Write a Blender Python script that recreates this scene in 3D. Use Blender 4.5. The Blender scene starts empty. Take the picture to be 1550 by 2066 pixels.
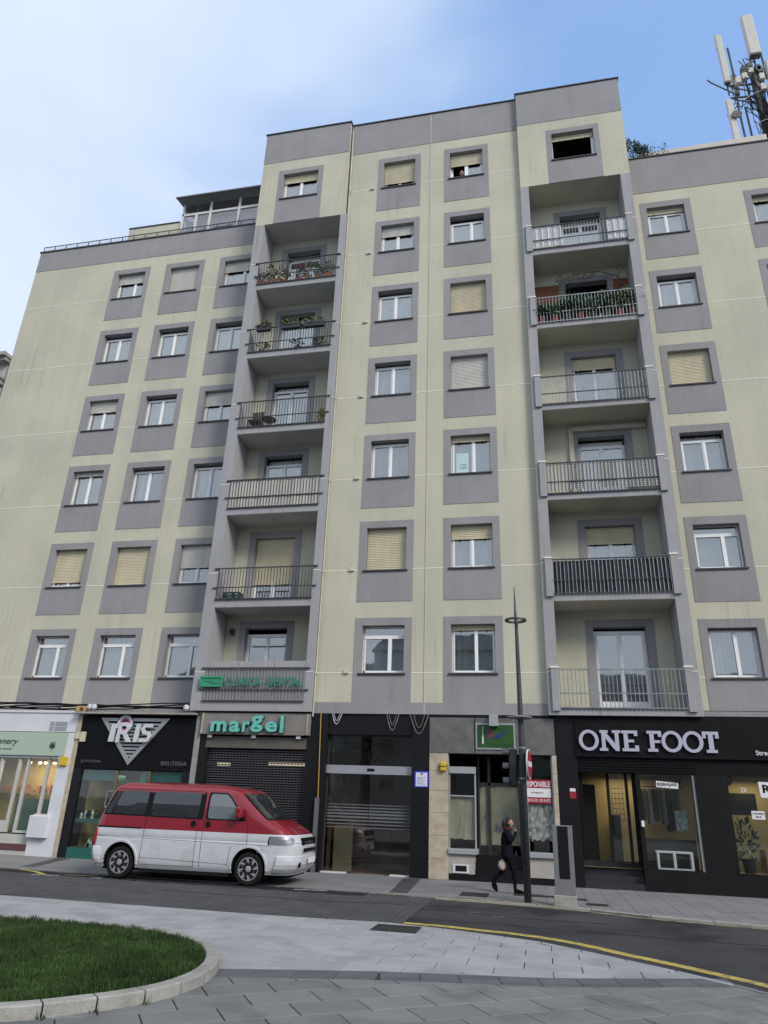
import bpy, bmesh, math, random
import numpy as np
from mathutils import Vector, Matrix
random.seed(7)
sc = bpy.context.scene
C = sc.collection
# ------------------------------------------------------------------ camera
cam_d = bpy.data.cameras.new('camera'); cam = bpy.data.objects.new('camera', cam_d); C.objects.link(cam)
CAMP = Vector((4.7841, -19.1574, 1.6276))
YAW, PIT, ROL = -0.217816, 0.3955295, 0.0371949
def cam_axes():
    cy, sy, cp, sp, cr, sr = math.cos(YAW), math.sin(YAW), math.cos(PIT), math.sin(PIT), math.cos(ROL), math.sin(ROL)
    f = Vector((sy*cp, cy*cp, sp)); rt = Vector((cy, -sy, 0)); up = rt.cross(f)
    return rt*cr+up*sr, -rt*sr+up*cr, f
_r, _u, _f = cam_axes()
M = Matrix((( _r.x, _u.x, -_f.x, CAMP.x), (_r.y, _u.y, -_f.y, CAMP.y), (_r.z, _u.z, -_f.z, CAMP.z), (0, 0, 0, 1)))
cam.matrix_world = M
cam_d.sensor_fit = 'VERTICAL'; cam_d.sensor_height = 24.0
cam_d.lens = 1415.85/2066*24.0
cam_d.clip_start = 0.1; cam_d.clip_end = 3000
sc.camera = cam
# ------------------------------------------------------------------ world, sun, exposure
w = bpy.data.worlds.new('World'); sc.world = w; w.use_nodes = True
nt = w.node_tree; nt.nodes.clear()
N = nt.nodes.new; LK = nt.links.new
SUN_EL, SUN_DIR = math.radians(36), Vector((0.79, -0.62, 0))
out = N('ShaderNodeOutputWorld'); bg = N('ShaderNodeBackground'); bg.inputs['Strength'].default_value = 0.12
sky = N('ShaderNodeTexSky'); sky.sky_type = 'NISHITA'; sky.sun_disc = False
sky.sun_elevation = SUN_EL; sky.sun_rotation = math.atan2(SUN_DIR.x, SUN_DIR.y)
sky.air_density = 1.3; sky.dust_density = 0.6; sky.ozone_density = 2.0
tc = N('ShaderNodeTexCoord')
mp = N('ShaderNodeMapping'); mp.inputs['Scale'].default_value = (1.0, 1.0, 2.2); LK(tc.outputs['Generated'], mp.inputs['Vector'])
nz = N('ShaderNodeTexNoise'); nz.inputs['Scale'].default_value = 1.7; nz.inputs['Detail'].default_value = 5; nz.inputs['Roughness'].default_value = .45; nz.inputs['Distortion'].default_value = .4
LK(mp.outputs[0], nz.inputs['Vector'])
dt = N('ShaderNodeVectorMath'); dt.operation = 'DOT_PRODUCT'; dt.inputs[1].default_value = (-0.80, -0.70, -0.30); LK(tc.outputs['Generated'], dt.inputs[0])
m1 = N('ShaderNodeMath'); m1.operation = 'MULTIPLY_ADD'; m1.inputs[1].default_value = 1.15; m1.inputs[2].default_value = 0.04; LK(dt.outputs['Value'], m1.inputs[0])
m2 = N('ShaderNodeMath'); m2.operation = 'MULTIPLY_ADD'; m2.inputs[1].default_value = 1.7; LK(nz.outputs['Fac'], m2.inputs[0]); LK(m1.outputs[0], m2.inputs[2])
mr = N('ShaderNodeMapRange'); mr.interpolation_type = 'SMOOTHSTEP'; mr.inputs['From Min'].default_value = .02; mr.inputs['From Max'].default_value = .88; mr.inputs['To Max'].default_value = 1.0
LK(m2.outputs[0], mr.inputs['Value'])
hz = N('ShaderNodeMixRGB'); hz.inputs['Fac'].default_value = .55; LK(sky.outputs[0], hz.inputs['Color1']); hz.inputs['Color2'].default_value = (1.5, 2.5, 4.6, 1)
mx = N('ShaderNodeMixRGB'); LK(mr.outputs[0], mx.inputs['Fac']); LK(hz.outputs[0], mx.inputs['Color1']); mx.inputs['Color2'].default_value = (3.35, 3.85, 4.7, 1)
LK(mx.outputs[0], bg.inputs['Color']); LK(bg.outputs[0], out.inputs['Surface'])
sun_d = bpy.data.lights.new('sun', 'SUN'); sun_d.energy = 1.5; sun_d.angle = math.radians(20); sun_d.color = (1, .93, .84)
sun = bpy.data.objects.new('sun', sun_d); C.objects.link(sun)
sd = Vector((SUN_DIR.x, SUN_DIR.y, 0)).normalized()*math.cos(SUN_EL) + Vector((0, 0, math.sin(SUN_EL)))
sun.rotation_euler = sd.to_track_quat('Z', 'Y').to_euler(); sun.location = (10, -30, 40)
sc.view_settings.view_transform = 'Standard'; sc.view_settings.look = 'None'; sc.view_settings.gamma = 1
sc.view_settings.exposure = 0.92; sc.view_settings.use_curve_mapping = False
sc.render.engine = 'CYCLES'
sc.cycles.max_bounces = 6; sc.cycles.transparent_max_bounces = 12; sc.cycles.caustics_reflective = False; sc.cycles.caustics_refractive = False
# ------------------------------------------------------------------ materials
def lin(r, g, b): return tuple(((c/255)/12.92 if c/255 < .04045 else ((c/255+.055)/1.055)**2.4) for c in (r, g, b))
def mat(name, col, rough=.7, metal=0, var=0, vscale=3, bump=0, bscale=40, streak=0, spec=.5, rnd=0, emit=None, estr=0, speck=0, spscale=200, dirt=None, dscale=.6, damt=0, dthr=.5, drip=0, coat=0):
    m = bpy.data.materials.new(name); m.use_nodes = True; t = m.node_tree; P = t.nodes['Principled BSDF']
    n = t.nodes.new; L = t.links.new
    P.inputs['Base Color'].default_value = (*col, 1); P.inputs['Roughness'].default_value = rough; P.inputs['Metallic'].default_value = metal
    P.inputs['Specular IOR Level'].default_value = spec
    geo = n('ShaderNodeNewGeometry'); cur = None
    def noise(scale, vec=None, det=4):
        k = n('ShaderNodeTexNoise'); k.inputs['Scale'].default_value = scale; k.inputs['Detail'].default_value = det
        L(vec or geo.outputs['Position'], k.inputs['Vector']); return k.outputs['Fac']
    def mulr(fac, lo, hi, a=.3, b=.7):
        r = n('ShaderNodeMapRange'); r.inputs['From Min'].default_value = a; r.inputs['From Max'].default_value = b
        r.inputs['To Min'].default_value = lo; r.inputs['To Max'].default_value = hi; L(fac, r.inputs['Value']); return r.outputs[0]
    facs = []
    if var: facs.append(mulr(noise(vscale, det=6), 1-var, 1+var))
    if streak:
        q = n('ShaderNodeMapping'); q.inputs['Scale'].default_value = (1.7, 1.7, .12); L(geo.outputs['Position'], q.inputs['Vector'])
        facs.append(mulr(noise(1.6, q.outputs[0], 9), 1-streak, 1+streak*.5, .25, .6))
    if speck: facs.append(mulr(noise(spscale, det=2), 1-speck, 1+speck, .35, .65))
    if rnd:
        oi = n('ShaderNodeObjectInfo'); facs.append(mulr(oi.outputs['Random'], 1-rnd, 1+rnd, 0, 1))
    for f in facs:
        if cur is None: cur = f
        else:
            q = n('ShaderNodeMath'); q.operation = 'MULTIPLY'; L(cur, q.inputs[0]); L(f, q.inputs[1]); cur = q.outputs[0]
    colout = None
    if cur is not None:
        v = n('ShaderNodeVectorMath'); v.operation = 'SCALE'; v.inputs[0].default_value = col; L(cur, v.inputs['Scale']); colout = v.outputs[0]
    if damt:
        mxx = n('ShaderNodeMixRGB'); mxx.inputs['Color2'].default_value = (*dirt, 1)
        if colout: L(colout, mxx.inputs['Color1'])
        else: mxx.inputs['Color1'].default_value = (*col, 1)
        L(mulr(noise(dscale, det=8), 0, damt, dthr, dthr+.18), mxx.inputs['Fac']); colout = mxx.outputs[0]
    if colout: L(colout, P.inputs['Base Color'])
    if drip:
        q = n('ShaderNodeMapping'); q.inputs['Scale'].default_value = (7, 7, .30); L(geo.outputs['Position'], q.inputs['Vector'])
        a1 = mulr(noise(1.3, q.outputs[0], 5), 0, 1, .56, .72); a2 = mulr(noise(.45, det=3), 0, 1, .42, .62)
        mm = n('ShaderNodeMath'); mm.operation = 'MULTIPLY'; L(a1, mm.inputs[0]); L(a2, mm.inputs[1]); m3 = n('ShaderNodeMath'); m3.operation = 'MULTIPLY'; m3.inputs[1].default_value = drip; L(mm.outputs[0], m3.inputs[0])
        mxx = n('ShaderNodeMixRGB'); mxx.blend_type = 'MULTIPLY'; mxx.inputs['Color2'].default_value = (.45, .44, .42, 1); L(colout, mxx.inputs['Color1']); L(m3.outputs[0], mxx.inputs['Fac']); colout = mxx.outputs[0]; L(colout, P.inputs['Base Color'])
    if bump:
        bn = n('ShaderNodeBump'); bn.inputs['Strength'].default_value = bump; bn.inputs['Distance'].default_value = .01
        L(noise(bscale, det=3), bn.inputs['Height']); L(bn.outputs[0], P.inputs['Normal'])
    if coat: P.inputs['Coat Weight'].default_value = coat; P.inputs['Coat Roughness'].default_value = .04
    if emit:
        P.inputs['Emission Color'].default_value = (*emit, 1); P.inputs['Emission Strength'].default_value = estr
    return m
def glass_mat(name, tint=(.8, .85, .88), refl=.35, rough=.02):
    m = bpy.data.materials.new(name); m.use_nodes = True; t = m.node_tree; t.nodes.clear()
    n = t.nodes.new; L = t.links.new
    o = n('ShaderNodeOutputMaterial'); a = n('ShaderNodeBsdfTransparent'); a.inputs[0].default_value = (*tint, 1)
    g = n('ShaderNodeBsdfGlossy'); g.inputs['Roughness'].default_value = rough; g.inputs['Color'].default_value = (1, .96, .90, 1)
    lw = n('ShaderNodeLayerWeight'); lw.inputs['Blend'].default_value = .35
    r = n('ShaderNodeMapRange'); r.inputs['To Min'].default_value = refl*.6; r.inputs['To Max'].default_value = min(1, refl*2.2); L(lw.outputs['Fresnel'], r.inputs['Value'])
    mxs = n('ShaderNodeMixShader'); L(r.outputs[0], mxs.inputs[0]); L(a.outputs[0], mxs.inputs[1]); L(g.outputs[0], mxs.inputs[2])
    geo = n('ShaderNodeNewGeometry'); k = n('ShaderNodeTexNoise'); k.inputs['Scale'].default_value = 2.2; L(geo.outputs['Position'], k.inputs['Vector'])
    bn = n('ShaderNodeBump'); bn.inputs['Strength'].default_value = .025; bn.inputs['Distance'].default_value = .03; L(k.outputs['Fac'], bn.inputs['Height']); L(bn.outputs[0], g.inputs['Normal'])
    L(mxs.outputs[0], o.inputs['Surface']); return m
CREAM = (.485, .466, .36); GRAY = (.262, .256, .258)
m_cream = mat('cream_render', CREAM, .92, var=.07, vscale=.5, bump=.35, bscale=70, streak=.05, speck=.05, spscale=25, dirt=(.39, .38, .31), dscale=.35, damt=.4, dthr=.46, drip=.32)
m_gray = mat('grey_render', GRAY, .9, var=.08, vscale=.7, bump=.3, bscale=70, streak=.05, speck=.04, spscale=25, drip=.3)
m_pil = mat('pilaster_grey_render', (.315, .312, .318), .9, var=.06, vscale=.9, bump=.3, bscale=70, streak=.05, speck=.04, spscale=25, drip=.5)
m_ceil = mat('loggia_ceiling', (.50, .50, .48), .95, var=.08, vscale=1, dirt=(.38, .38, .36), damt=.5)
m_ceilR = mat('loggia_ceiling_cream', (.56, .53, .42), .95, var=.08, vscale=1, dirt=(.40, .38, .30), damt=.6)
m_joint = mat('joint_strip_pvc', (.75, .73, .62), .6)
m_sill = mat('dark_sill', (.045, .042, .042), .5, var=.2)
m_pvc = mat('white_pvc', (.80, .80, .79), .35, var=.04, vscale=4)
m_alu = mat('grey_aluminium', (.38, .39, .4), .4, metal=.3)
m_glass = glass_mat('window_glass', refl=.33)
m_glassd = glass_mat('shop_glass', (.93, .95, .94), refl=.07)
m_dark = mat('dark_interior', (.014, .013, .014), .9, spec=.1)
m_room = mat('dim_room', (.10, .095, .09), .9, var=.3, vscale=2)
m_shc = mat('cream_shutter', (.60, .54, .38), .55, var=.06, vscale=2, streak=.1)
m_shw = mat('white_shutter', (.60, .585, .52), .5, var=.05, vscale=2, streak=.1)
m_cur = mat('net_curtain', (.74, .75, .71), .9, var=.06, vscale=3)
m_curg = mat('grey_blind', (.46, .49, .46), .9, var=.06)
m_cap = mat('parapet_cap', (.035, .033, .035), .5)
m_rail = mat('dark_rail_metal', (.06, .06, .065), .45, metal=.5)
m_railg = mat('galvanised_rail', (.30, .31, .31), .4, metal=.7, var=.25, vscale=8)
m_slabtop = mat('balcony_tile_edge', (.42, .41, .38), .7, var=.2, vscale=12)
m_pipe = mat('cream_pipe', (.50, .48, .38), .6, var=.1)
# ------------------------------------------------------------------ geometry helpers
FO = {}
class MB:
    def __init__(s): s.v = []; s.f = []; s.mi = []
    def add(s, vs, fs, mi=0):
        b = len(s.v); s.v += [tuple(p) for p in vs]; s.f += [tuple(i+b for i in f) for f in fs]; s.mi += [mi]*len(fs); return s
    def box(s, x0, x1, y0, y1, z0, z1, mi=0):
        return s.add([(x0,y0,z0),(x1,y0,z0),(x1,y1,z0),(x0,y1,z0),(x0,y0,z1),(x1,y0,z1),(x1,y1,z1),(x0,y1,z1)],
              [(3,2,1,0),(4,5,6,7),(0,1,5,4),(1,2,6,5),(2,3,7,6),(3,0,4,7)], mi)
    def quad(s, a, b, c, d, mi=0): return s.add([a,b,c,d], [(0,1,2,3)], mi)
    def bevbox(s, x0, x1, y0, y1, z0, z1, b=.01, mi=0):
        vs = []
        for (z, k) in ((z0, b), (z0+b, 0), (z1-b, 0), (z1, b)):
            X0, X1, Y0, Y1 = x0+k, x1-k, y0+k, y1-k; c = b*.7 if k == 0 else b*.3
            vs += [(X0+c,Y0,z),(X1-c,Y0,z),(X1,Y0+c,z),(X1,Y1-c,z),(X1-c,Y1,z),(X0+c,Y1,z),(X0,Y1-c,z),(X0,Y0+c,z)]
        fs = [tuple(range(7,-1,-1)), tuple(range(24,32))]
        for l in range(3):
            for i in range(8): j = (i+1) % 8; fs.append((l*8+i, l*8+j, l*8+8+j, l*8+8+i))
        return s.add(vs, fs, mi)
    def prism(s, poly, y0, y1, mi=0):      # polygon in xz, extruded along y
        n = len(poly); vs = [(x, y0, z) for x, z in poly]+[(x, y1, z) for x, z in poly]
        return s.add(vs, [tuple(range(n)), tuple(range(2*n-1, n-1, -1))]+[(i, i+n, (i+1) % n+n, (i+1) % n) for i in range(n)], mi)
    def slab(s, poly, z0, z1, mi=0, b=0):
        n = len(poly); cx = sum(p[0] for p in poly)/n; cy = sum(p[1] for p in poly)/n
        if b:
            top = []
            for x, y in poly:
                d = math.hypot(x-cx, y-cy) or 1; k = max(0, 1-b*1.4/d); top.append((cx+(x-cx)*k, cy+(y-cy)*k, z1))
            vs = [(x, y, z0) for x, y in poly]+[(x, y, z1-b) for x, y in poly]+top
            fs = [tuple(range(2*n, 3*n))]+[(l*n+i, l*n+(i+1) % n, l*n+n+(i+1) % n, l*n+n+i) for l in (0, 1) for i in range(n)]
        else:
            vs = [(x, y, z0) for x, y in poly]+[(x, y, z1) for x, y in poly]
            fs = [tuple(range(n, 2*n)), tuple(range(n-1, -1, -1))]+[(i, (i+1) % n, n+(i+1) % n, n+i) for i in range(n)]
        return s.add(vs, fs, mi)
    def tube(s, pts, r, n=8, mi=0, cap=True):
        pts = [Vector(p) for p in pts]; rs = r if isinstance(r, (list, tuple)) else [r]*len(pts); vs = []; prev = None
        for i, p in enumerate(pts):
            t = (pts[min(i+1, len(pts)-1)]-pts[max(i-1, 0)]).normalized()
            if prev is None: a = t.orthogonal().normalized()
            else: a = (prev-t*prev.dot(t)); a = a.normalized() if a.length > 1e-6 else t.orthogonal().normalized()
            prev = a; b = t.cross(a)
            for k in range(n): an = 2*math.pi*k/n; vs.append(p+(a*math.cos(an)+b*math.sin(an))*rs[i])
        fs = [(i*n+k, i*n+(k+1) % n, (i+1)*n+(k+1) % n, (i+1)*n+k) for i in range(len(pts)-1) for k in range(n)]
        if cap: fs += [tuple(range(n-1, -1, -1)), tuple(range((len(pts)-1)*n, len(pts)*n))]
        return s.add(vs, fs, mi)
    def lathe(s, prof, c, n=24, axis='z', mi=0):
        vs = []
        for (r, h) in prof:
            for k in range(n):
                a = 2*math.pi*k/n; p = (r*math.cos(a), r*math.sin(a), h)
                if axis == 'y': p = (p[0], p[2], p[1])
                if axis == 'x': p = (p[2], p[0], p[1])
                vs.append((c[0]+p[0], c[1]+p[1], c[2]+p[2]))
        m_ = len(prof)
        fs = [(i*n+k, i*n+(k+1) % n, (i+1)*n+(k+1) % n, (i+1)*n+k) for i in range(m_-1) for k in range(n)]
        fs += [tuple(range(n-1, -1, -1)), tuple(range((m_-1)*n, m_*n))]
        return s.add(vs, fs, mi)
    def split(s, name, mats, parent=None, **k):
        par = list(range(len(s.v)))
        def fd(a):
            while par[a] != a: par[a] = par[par[a]]; a = par[a]
            return a
        for f in s.f:
            r = fd(f[0])
            for i in f[1:]: par[fd(i)] = r
        G = {}
        for f, mi in zip(s.f, s.mi): G.setdefault(fd(f[0]), []).append((f, mi))
        out_ = []
        for fs in G.values():
            ids = sorted({i for f, _ in fs for i in f}); mp_ = {i: n for n, i in enumerate(ids)}; q = MB(); q.v = [s.v[i] for i in ids]
            for f, mi in fs: q.f.append(tuple(mp_[i] for i in f)); q.mi.append(mi)
            out_.append(q.build(name, mats, parent, **k))
        return out_[0]
    def build(s, name, mats, parent=None, o=None, smooth=False, label=None, kind=None, fixn=False):
        if not s.v: return None
        mats = mats if isinstance(mats, (list, tuple)) else [mats]
        if o is None:
            xs = [p[0] for p in s.v]; ys = [p[1] for p in s.v]; zs = [p[2] for p in s.v]
            o = ((min(xs)+max(xs))/2, (min(ys)+max(ys))/2, min(zs))
        me = bpy.data.meshes.new(name); me.from_pydata([(p[0]-o[0], p[1]-o[1], p[2]-o[2]) for p in s.v], [], s.f)
        for k in mats: me.materials.append(k)
        if len(mats) > 1: me.polygons.foreach_set('material_index', s.mi)
        if fixn:
            bm = bmesh.new(); bm.from_mesh(me); bmesh.ops.recalc_face_normals(bm, faces=bm.faces); bm.to_mesh(me); bm.free()
        if smooth: me.shade_smooth()
        ob = bpy.data.objects.new(name, me); C.objects.link(ob)
        return place(ob, parent, o, label, kind)
def place(ob, parent, o, label=None, kind=None):
    FO[ob.name] = Vector(o)
    if parent is not None: ob.parent = parent; ob.location = Vector(o)-FO[parent.name]
    else: ob.location = o
    if label: ob['label'] = label
    if kind: ob['kind'] = kind
    return ob
def thing(name, label, cat, loc=(0, 0, 0), group=None, local=False):
    e = bpy.data.objects.new(name, None); C.objects.link(e); e.location = loc; e.empty_display_size = .2
    FO[e.name] = Vector((0, 0, 0)) if local else Vector(loc)
    e['label'] = label; e['category'] = cat
    if group: e['group'] = group
    return e
def tag(o, label, cat, group=None):
    o['label'] = label; o['category'] = cat
    if group: o['group'] = group
    return o
def struct(o): o['kind'] = 'structure'; return o
def instance(src, parent, o, rz=0, name=None, scale=None):
    c = src.copy(); C.objects.link(c)
    if name: c.name = name
    place(c, parent, o); c.rotation_euler = (0, 0, rz)
    if scale: c.scale = scale
    return c
def text_mesh(s, offset=0, shear=0, extrude=.02, spacing=1, bevel=0):
    cu = bpy.data.curves.new('t', 'FONT'); cu.body = s; cu.size = 1; cu.extrude = extrude; cu.offset = offset; cu.shear = shear
    cu.space_character = spacing; cu.bevel_depth = bevel; cu.resolution_u = 4
    ob = bpy.data.objects.new('t', cu); C.objects.link(ob); bpy.context.view_layer.update()
    me = bpy.data.meshes.new_from_object(ob.evaluated_get(bpy.context.evaluated_depsgraph_get()))
    v = [tuple(p.co) for p in me.vertices]; f = [tuple(p.vertices) for p in me.polygons]
    bpy.data.objects.remove(ob); bpy.data.curves.remove(cu); bpy.data.meshes.remove(me); return v, f
def bbox(v): return min(p[0] for p in v), max(p[0] for p in v), min(p[1] for p in v), max(p[1] for p in v)
def text(s, x0, x1, z0, z1, y, depth, m, parent, name='lettering', **k):
    v, f = text_mesh(s, extrude=.5, **k); a, b, c_, d = bbox(v)
    mb = MB(); mb.add([(x0+(p[0]-a)/(b-a)*(x1-x0), y-depth/2-p[2]*depth, z0+(p[1]-c_)/(d-c_)*(z1-z0)) for p in v], f)
    return mb.build(name, m, parent)
def letters(s, x0, x1, z0, z1, y, depth, m, parent, name='letter', **k):
    full, _ = text_mesh(s, extrude=.5, **k); a, b, c_, d = bbox(full)
    for i, ch in enumerate(s):
        if ch == ' ': continue
        v1, _ = text_mesh(s[:i+1], extrude=.5, **k); r1 = bbox(v1)[1]
        v, f = text_mesh(ch, extrude=.5, **k); ca, cb, _, _ = bbox(v); dx = r1-cb
        mb = MB(); mb.add([(x0+(p[0]+dx-a)/(b-a)*(x1-x0), y-depth/2-p[2]*depth, z0+(p[1]-c_)/(d-c_)*(z1-z0)) for p in v], f)
        mb.build(name, m, parent)
# ------------------------------------------------------------------ the apartment building
SZ = [None, 4.99, 7.98, 10.97, 13.95, 16.93, 19.98, 23.09]      # sill heights
TZ = [None, 6.33, 9.31, 12.28, 15.22, 18.22, 21.22, 24.38]      # window heads
PB = [None, 3.93, 7.03, 9.97, 12.93, 15.93, 18.95, 21.98]       # lower edge of the grey panels
bld = thing('apartment_building', 'seven storey cream and grey rendered apartment block with two columns of loggia balconies', 'building', (1.8, .75, 0))
def facade(name, x0, x1, z0, z1, y, holes, greys, depth=.24, mats=None, thick=.25):
    mats = mats or [m_cream, m_gray]
    xs = sorted({x0, x1, *[h[0] for h in holes], *[h[1] for h in holes], *[g[0] for g in greys], *[g[1] for g in greys]}); xs = [x for x in xs if x0-1e-6 <= x <= x1+1e-6]
    zs = sorted({z0, z1, *[h[2] for h in holes], *[h[3] for h in holes], *[g[2] for g in greys], *[g[3] for g in greys]}); zs = [z for z in zs if z0-1e-6 <= z <= z1+1e-6]
    def cls(x, z):
        for h in holes:
            if h[0] < x < h[1] and h[2] < z < h[3]: return 2
        for g in greys:
            if g[0] < x < g[1] and g[2] < z < g[3]: return 1
        return 0
    K = [[cls((xs[i]+xs[i+1])/2, (zs[j]+zs[j+1])/2) for j in range(len(zs)-1)] for i in range(len(xs)-1)]
    yy = {0: y, 1: y-.012, 2: y+depth}
    mb = MB()
    for i in range(len(xs)-1):
        for j in range(len(zs)-1):
            k = K[i][j]; a, b, c_, d = xs[i], xs[i+1], zs[j], zs[j+1]
            if k < 2: mb.quad((a, yy[k], c_), (b, yy[k], c_), (b, yy[k], d), (a, yy[k], d), k)
            if i+1 < len(xs)-1 and K[i+1][j] != k:
                q = K[i+1][j]; m_ = 1 if 1 in (k, q) else 0
                mb.quad((b, yy[k], c_), (b, yy[q], c_), (b, yy[q], d), (b, yy[k], d), m_)
            if j+1 < len(zs)-1 and K[i][j+1] != k:
                q = K[i][j+1]; m_ = 1 if 1 in (k, q) else 0
                mb.quad((a, yy[k], d), (b, yy[k], d), (b, yy[q], d), (a, yy[q], d), m_)
    # returns at the ends
    e = y+thick; mt = 0
    mb.quad((x0, e, z0), (x0, y, z0), (x0, y, z1), (x0, e, z1), mt); mb.quad((x1, y, z0), (x1, e, z0), (x1, e, z1), (x1, y, z1), mt)
    mb.quad((x0, y, z1), (x1, y, z1), (x1, e, z1), (x0, e, z1), 1); mb.quad((x0, e, z0), (x1, e, z0), (x1, y, z0), (x0, y, z0), 1)
    return mb.build(name, mats, bld)
def slat_shutter(mb, x0, x1, z0, z1, y, pitch=.052):
    n = max(1, int((z1-z0)/pitch)); p = (z1-z0)/n
    for i in range(n):
        a = z0+i*p; b = a+p
        mb.add([(x0, y+.004, a), (x1, y+.004, a), (x1, y-.010, a+p*.25), (x0, y-.010, a+p*.25), (x1, y-.012, a+p*.7), (x0, y-.012, a+p*.7), (x1, y+.006, b), (x0, y+.006, b)],
               [(0, 1, 2, 3), (3, 2, 4, 5), (5, 4, 6, 7)])
def curtain(mb, x0, x1, z0, z1, y, amp=.02, per=.11):
    n = max(4, int((x1-x0)/.025)); ph = random.random()*6
    for i in range(n):
        a = x0+(x1-x0)*i/n; b = x0+(x1-x0)*(i+1)/n
        ya = y+amp*math.sin(a/per*6.28+ph)+amp*.5*math.sin(a/per*2.3); yb = y+amp*math.sin(b/per*6.28+ph)+amp*.5*math.sin(b/per*2.3)
        mb.quad((a, ya, z0), (b, yb, z0), (b, yb, z1), (a, ya, z1))
def window(x0, x1, z0, z1, y, kind='casement', sh=0, shm=None, cur=None, curf=(0, 1), box=.0, parent=None, name='window', sill=True, text_=None, tray=None, door=False, split=.5):
    """one window unit set back in its opening; sh = share covered by the roller shutter"""
    yf = y+.20; h = z1-z0; zt = z1-box
    fr = MB(); f = .045; s = .055
    shw = sh*h
    if kind == 'open':
        fr.box(x0, x0+.03, yf, yf+.06, z0, zt); fr.box(x1-.09, x1, yf-.02, yf+.06, z0, zt); fr.box(x0, x1, yf, yf+.06, zt-.035, zt); fr.box(x0, x1, yf, yf+.06, z0, z0+.03)
    else:
        fr.box(x0, x0+f, yf, yf+.07, z0, zt); fr.box(x1-f, x1, yf, yf+.07, z0, zt); fr.box(x0+f, x1-f, yf, yf+.07, zt-f, zt); fr.box(x0+f, x1-f, yf, yf+.07, z0, z0+f)
    panes = []
    if kind == 'casement':
        xm = x0+(x1-x0)*split
        for a, b in ((x0+f, xm), (xm, x1-f)):
            fr.box(a, a+s, yf-.02, yf+.05, z0+f, zt-f); fr.box(b-s, b, yf-.02, yf+.05, z0+f, zt-f)
            fr.box(a+s, b-s, yf-.02, yf+.05, z0+f, z0+f+s); fr.box(a+s, b-s, yf-.02, yf+.05, zt-f-s, zt-f)
            if door: fr.box(a+s, b-s, yf-.018, yf+.04, z0+f+s, z0+f+.25)
            panes.append((a+s, b-s, z0+f+s+(.2 if door else 0), zt-f-s))
        fr.box(xm-.018, xm+.018, yf-.035, yf-.02, z0+f, zt-f)
    elif kind == 'transom':
        zt2 = zt-.30; xm = x0+(x1-x0)*.64
        fr.box(x0+f, x1-f, yf-.03, yf+.06, zt2-.05, zt2+.05); fr.box(xm-.05, xm+.05, yf-.03, yf+.05, z0+f, zt2-.05)
        fr.box(x0+f, x0+f+.04, yf-.02, yf+.05, z0+f, zt2-.05); fr.box(x0+f, x1-f, yf-.02, yf+.05, z0+f, z0+f+.05)
        panes += [(x0+f, x1-f, zt2+.05, zt-f), (x0+f+.04, xm-.05, z0+f+.05, zt2-.05), (xm+.05, x1-f, z0+f+.05, zt2-.05)]
    elif kind == 'halfopen':
        xm = (x0+x1)/2; fr.box(xm-.07, xm+.06, yf-.03, yf+.06, z0+f, zt-f)
        fr.box(x1-f-s, x1-f, yf-.02, yf+.05, z0+f, zt-f); fr.box(xm+.06, x1-f-s, yf-.02, yf+.05, z0+f, z0+f+s)
        fr.box(x0+f, x0+f+.05, yf+.07, yf+.5, z0+f, zt-f)
        panes.append((xm+.06, x1-f-s, z0+f+s, zt-f))
    elif kind == 'sliding':
        xm = x0+(x1-x0)*.56
        fr.box(xm-.045, xm+.045, yf-.03, yf+.05, z0+f, zt-f); fr.box(x0+f, x0+f+.04, yf-.02, yf+.05, z0+f, zt-f); fr.box(x1-f-.04, x1-f, yf-.02, yf+.05, z0+f, zt-f)
        fr.box(x0+f+.04, xm-.045, yf-.02, yf+.05, z0+f, z0+f+.05); fr.box(xm+.045, x1-f-.04, yf-.02, yf+.05, z0+f, z0+f+.05)
        panes += [(x0+f+.04, xm-.045, z0+f+.05, zt-f), (xm+.045, x1-f-.04, z0+f+.05, zt-f)]
    W = fr.build(name, m_pvc, parent or bld)
    for a, b, c_, d in panes:
        if z1-shw <= c_: continue
        MB().box(a, b, yf+.012, yf+.02, c_, d).build('pane', m_glass, W)
    if sh > 0:
        sb = MB(); slat_shutter(sb, x0+.012, x1-.012, z1-shw, z1, y+.15)
        sb.box(x0+.012, x1-.012, y+.138, y+.162, z1-shw-.025, z1-shw)
        sb.build('roller_shutter', shm or m_shc, W)
        if sh < .98:
            st = MB()
            for q in (.2, .8): st.box(x0+(x1-x0)*q-.012, x0+(x1-x0)*q+.012, y+.12, y+.16, z1-shw-.05, z1-shw-.02)
            st.build('shutter_stop', m_dark, W)
    if sill:
        MB().box(x0-.07, x1+.05, y-.055, y+.20, z0-.045, z0-.003).build('sill', m_sill, W)
    if cur is not None:
        cb = MB(); curtain(cb, x0+.03+(x1-x0-.06)*curf[0], x0+.03+(x1-x0-.06)*curf[1], z0+.03, z1-.03, yf+.16, random.choice((.003, .005, .012, .02)), random.choice((.11, .16, .2))); cb.build('curtain', cur, W)
    rb = MB(); a, b, c_, d, e = x0-.3, x1+.3, z0-.2 if not door else z0, z1+.05, y+1.1
    rb.quad((a, e, c_), (b, e, c_), (b, e, d), (a, e, d)); rb.quad((a, yf+.1, c_), (a, e, c_), (a, e, d), (a, yf+.1, d)); rb.quad((b, e, c_), (b, yf+.1, c_), (b, yf+.1, d), (b, e, d))
    rb.quad((a, yf+.1, d), (a, e, d), (b, e, d), (b, yf+.1, d)); rb.quad((a, yf+.1, c_), (b, yf+.1, c_), (b, e, c_), (a, e, c_))
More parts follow.
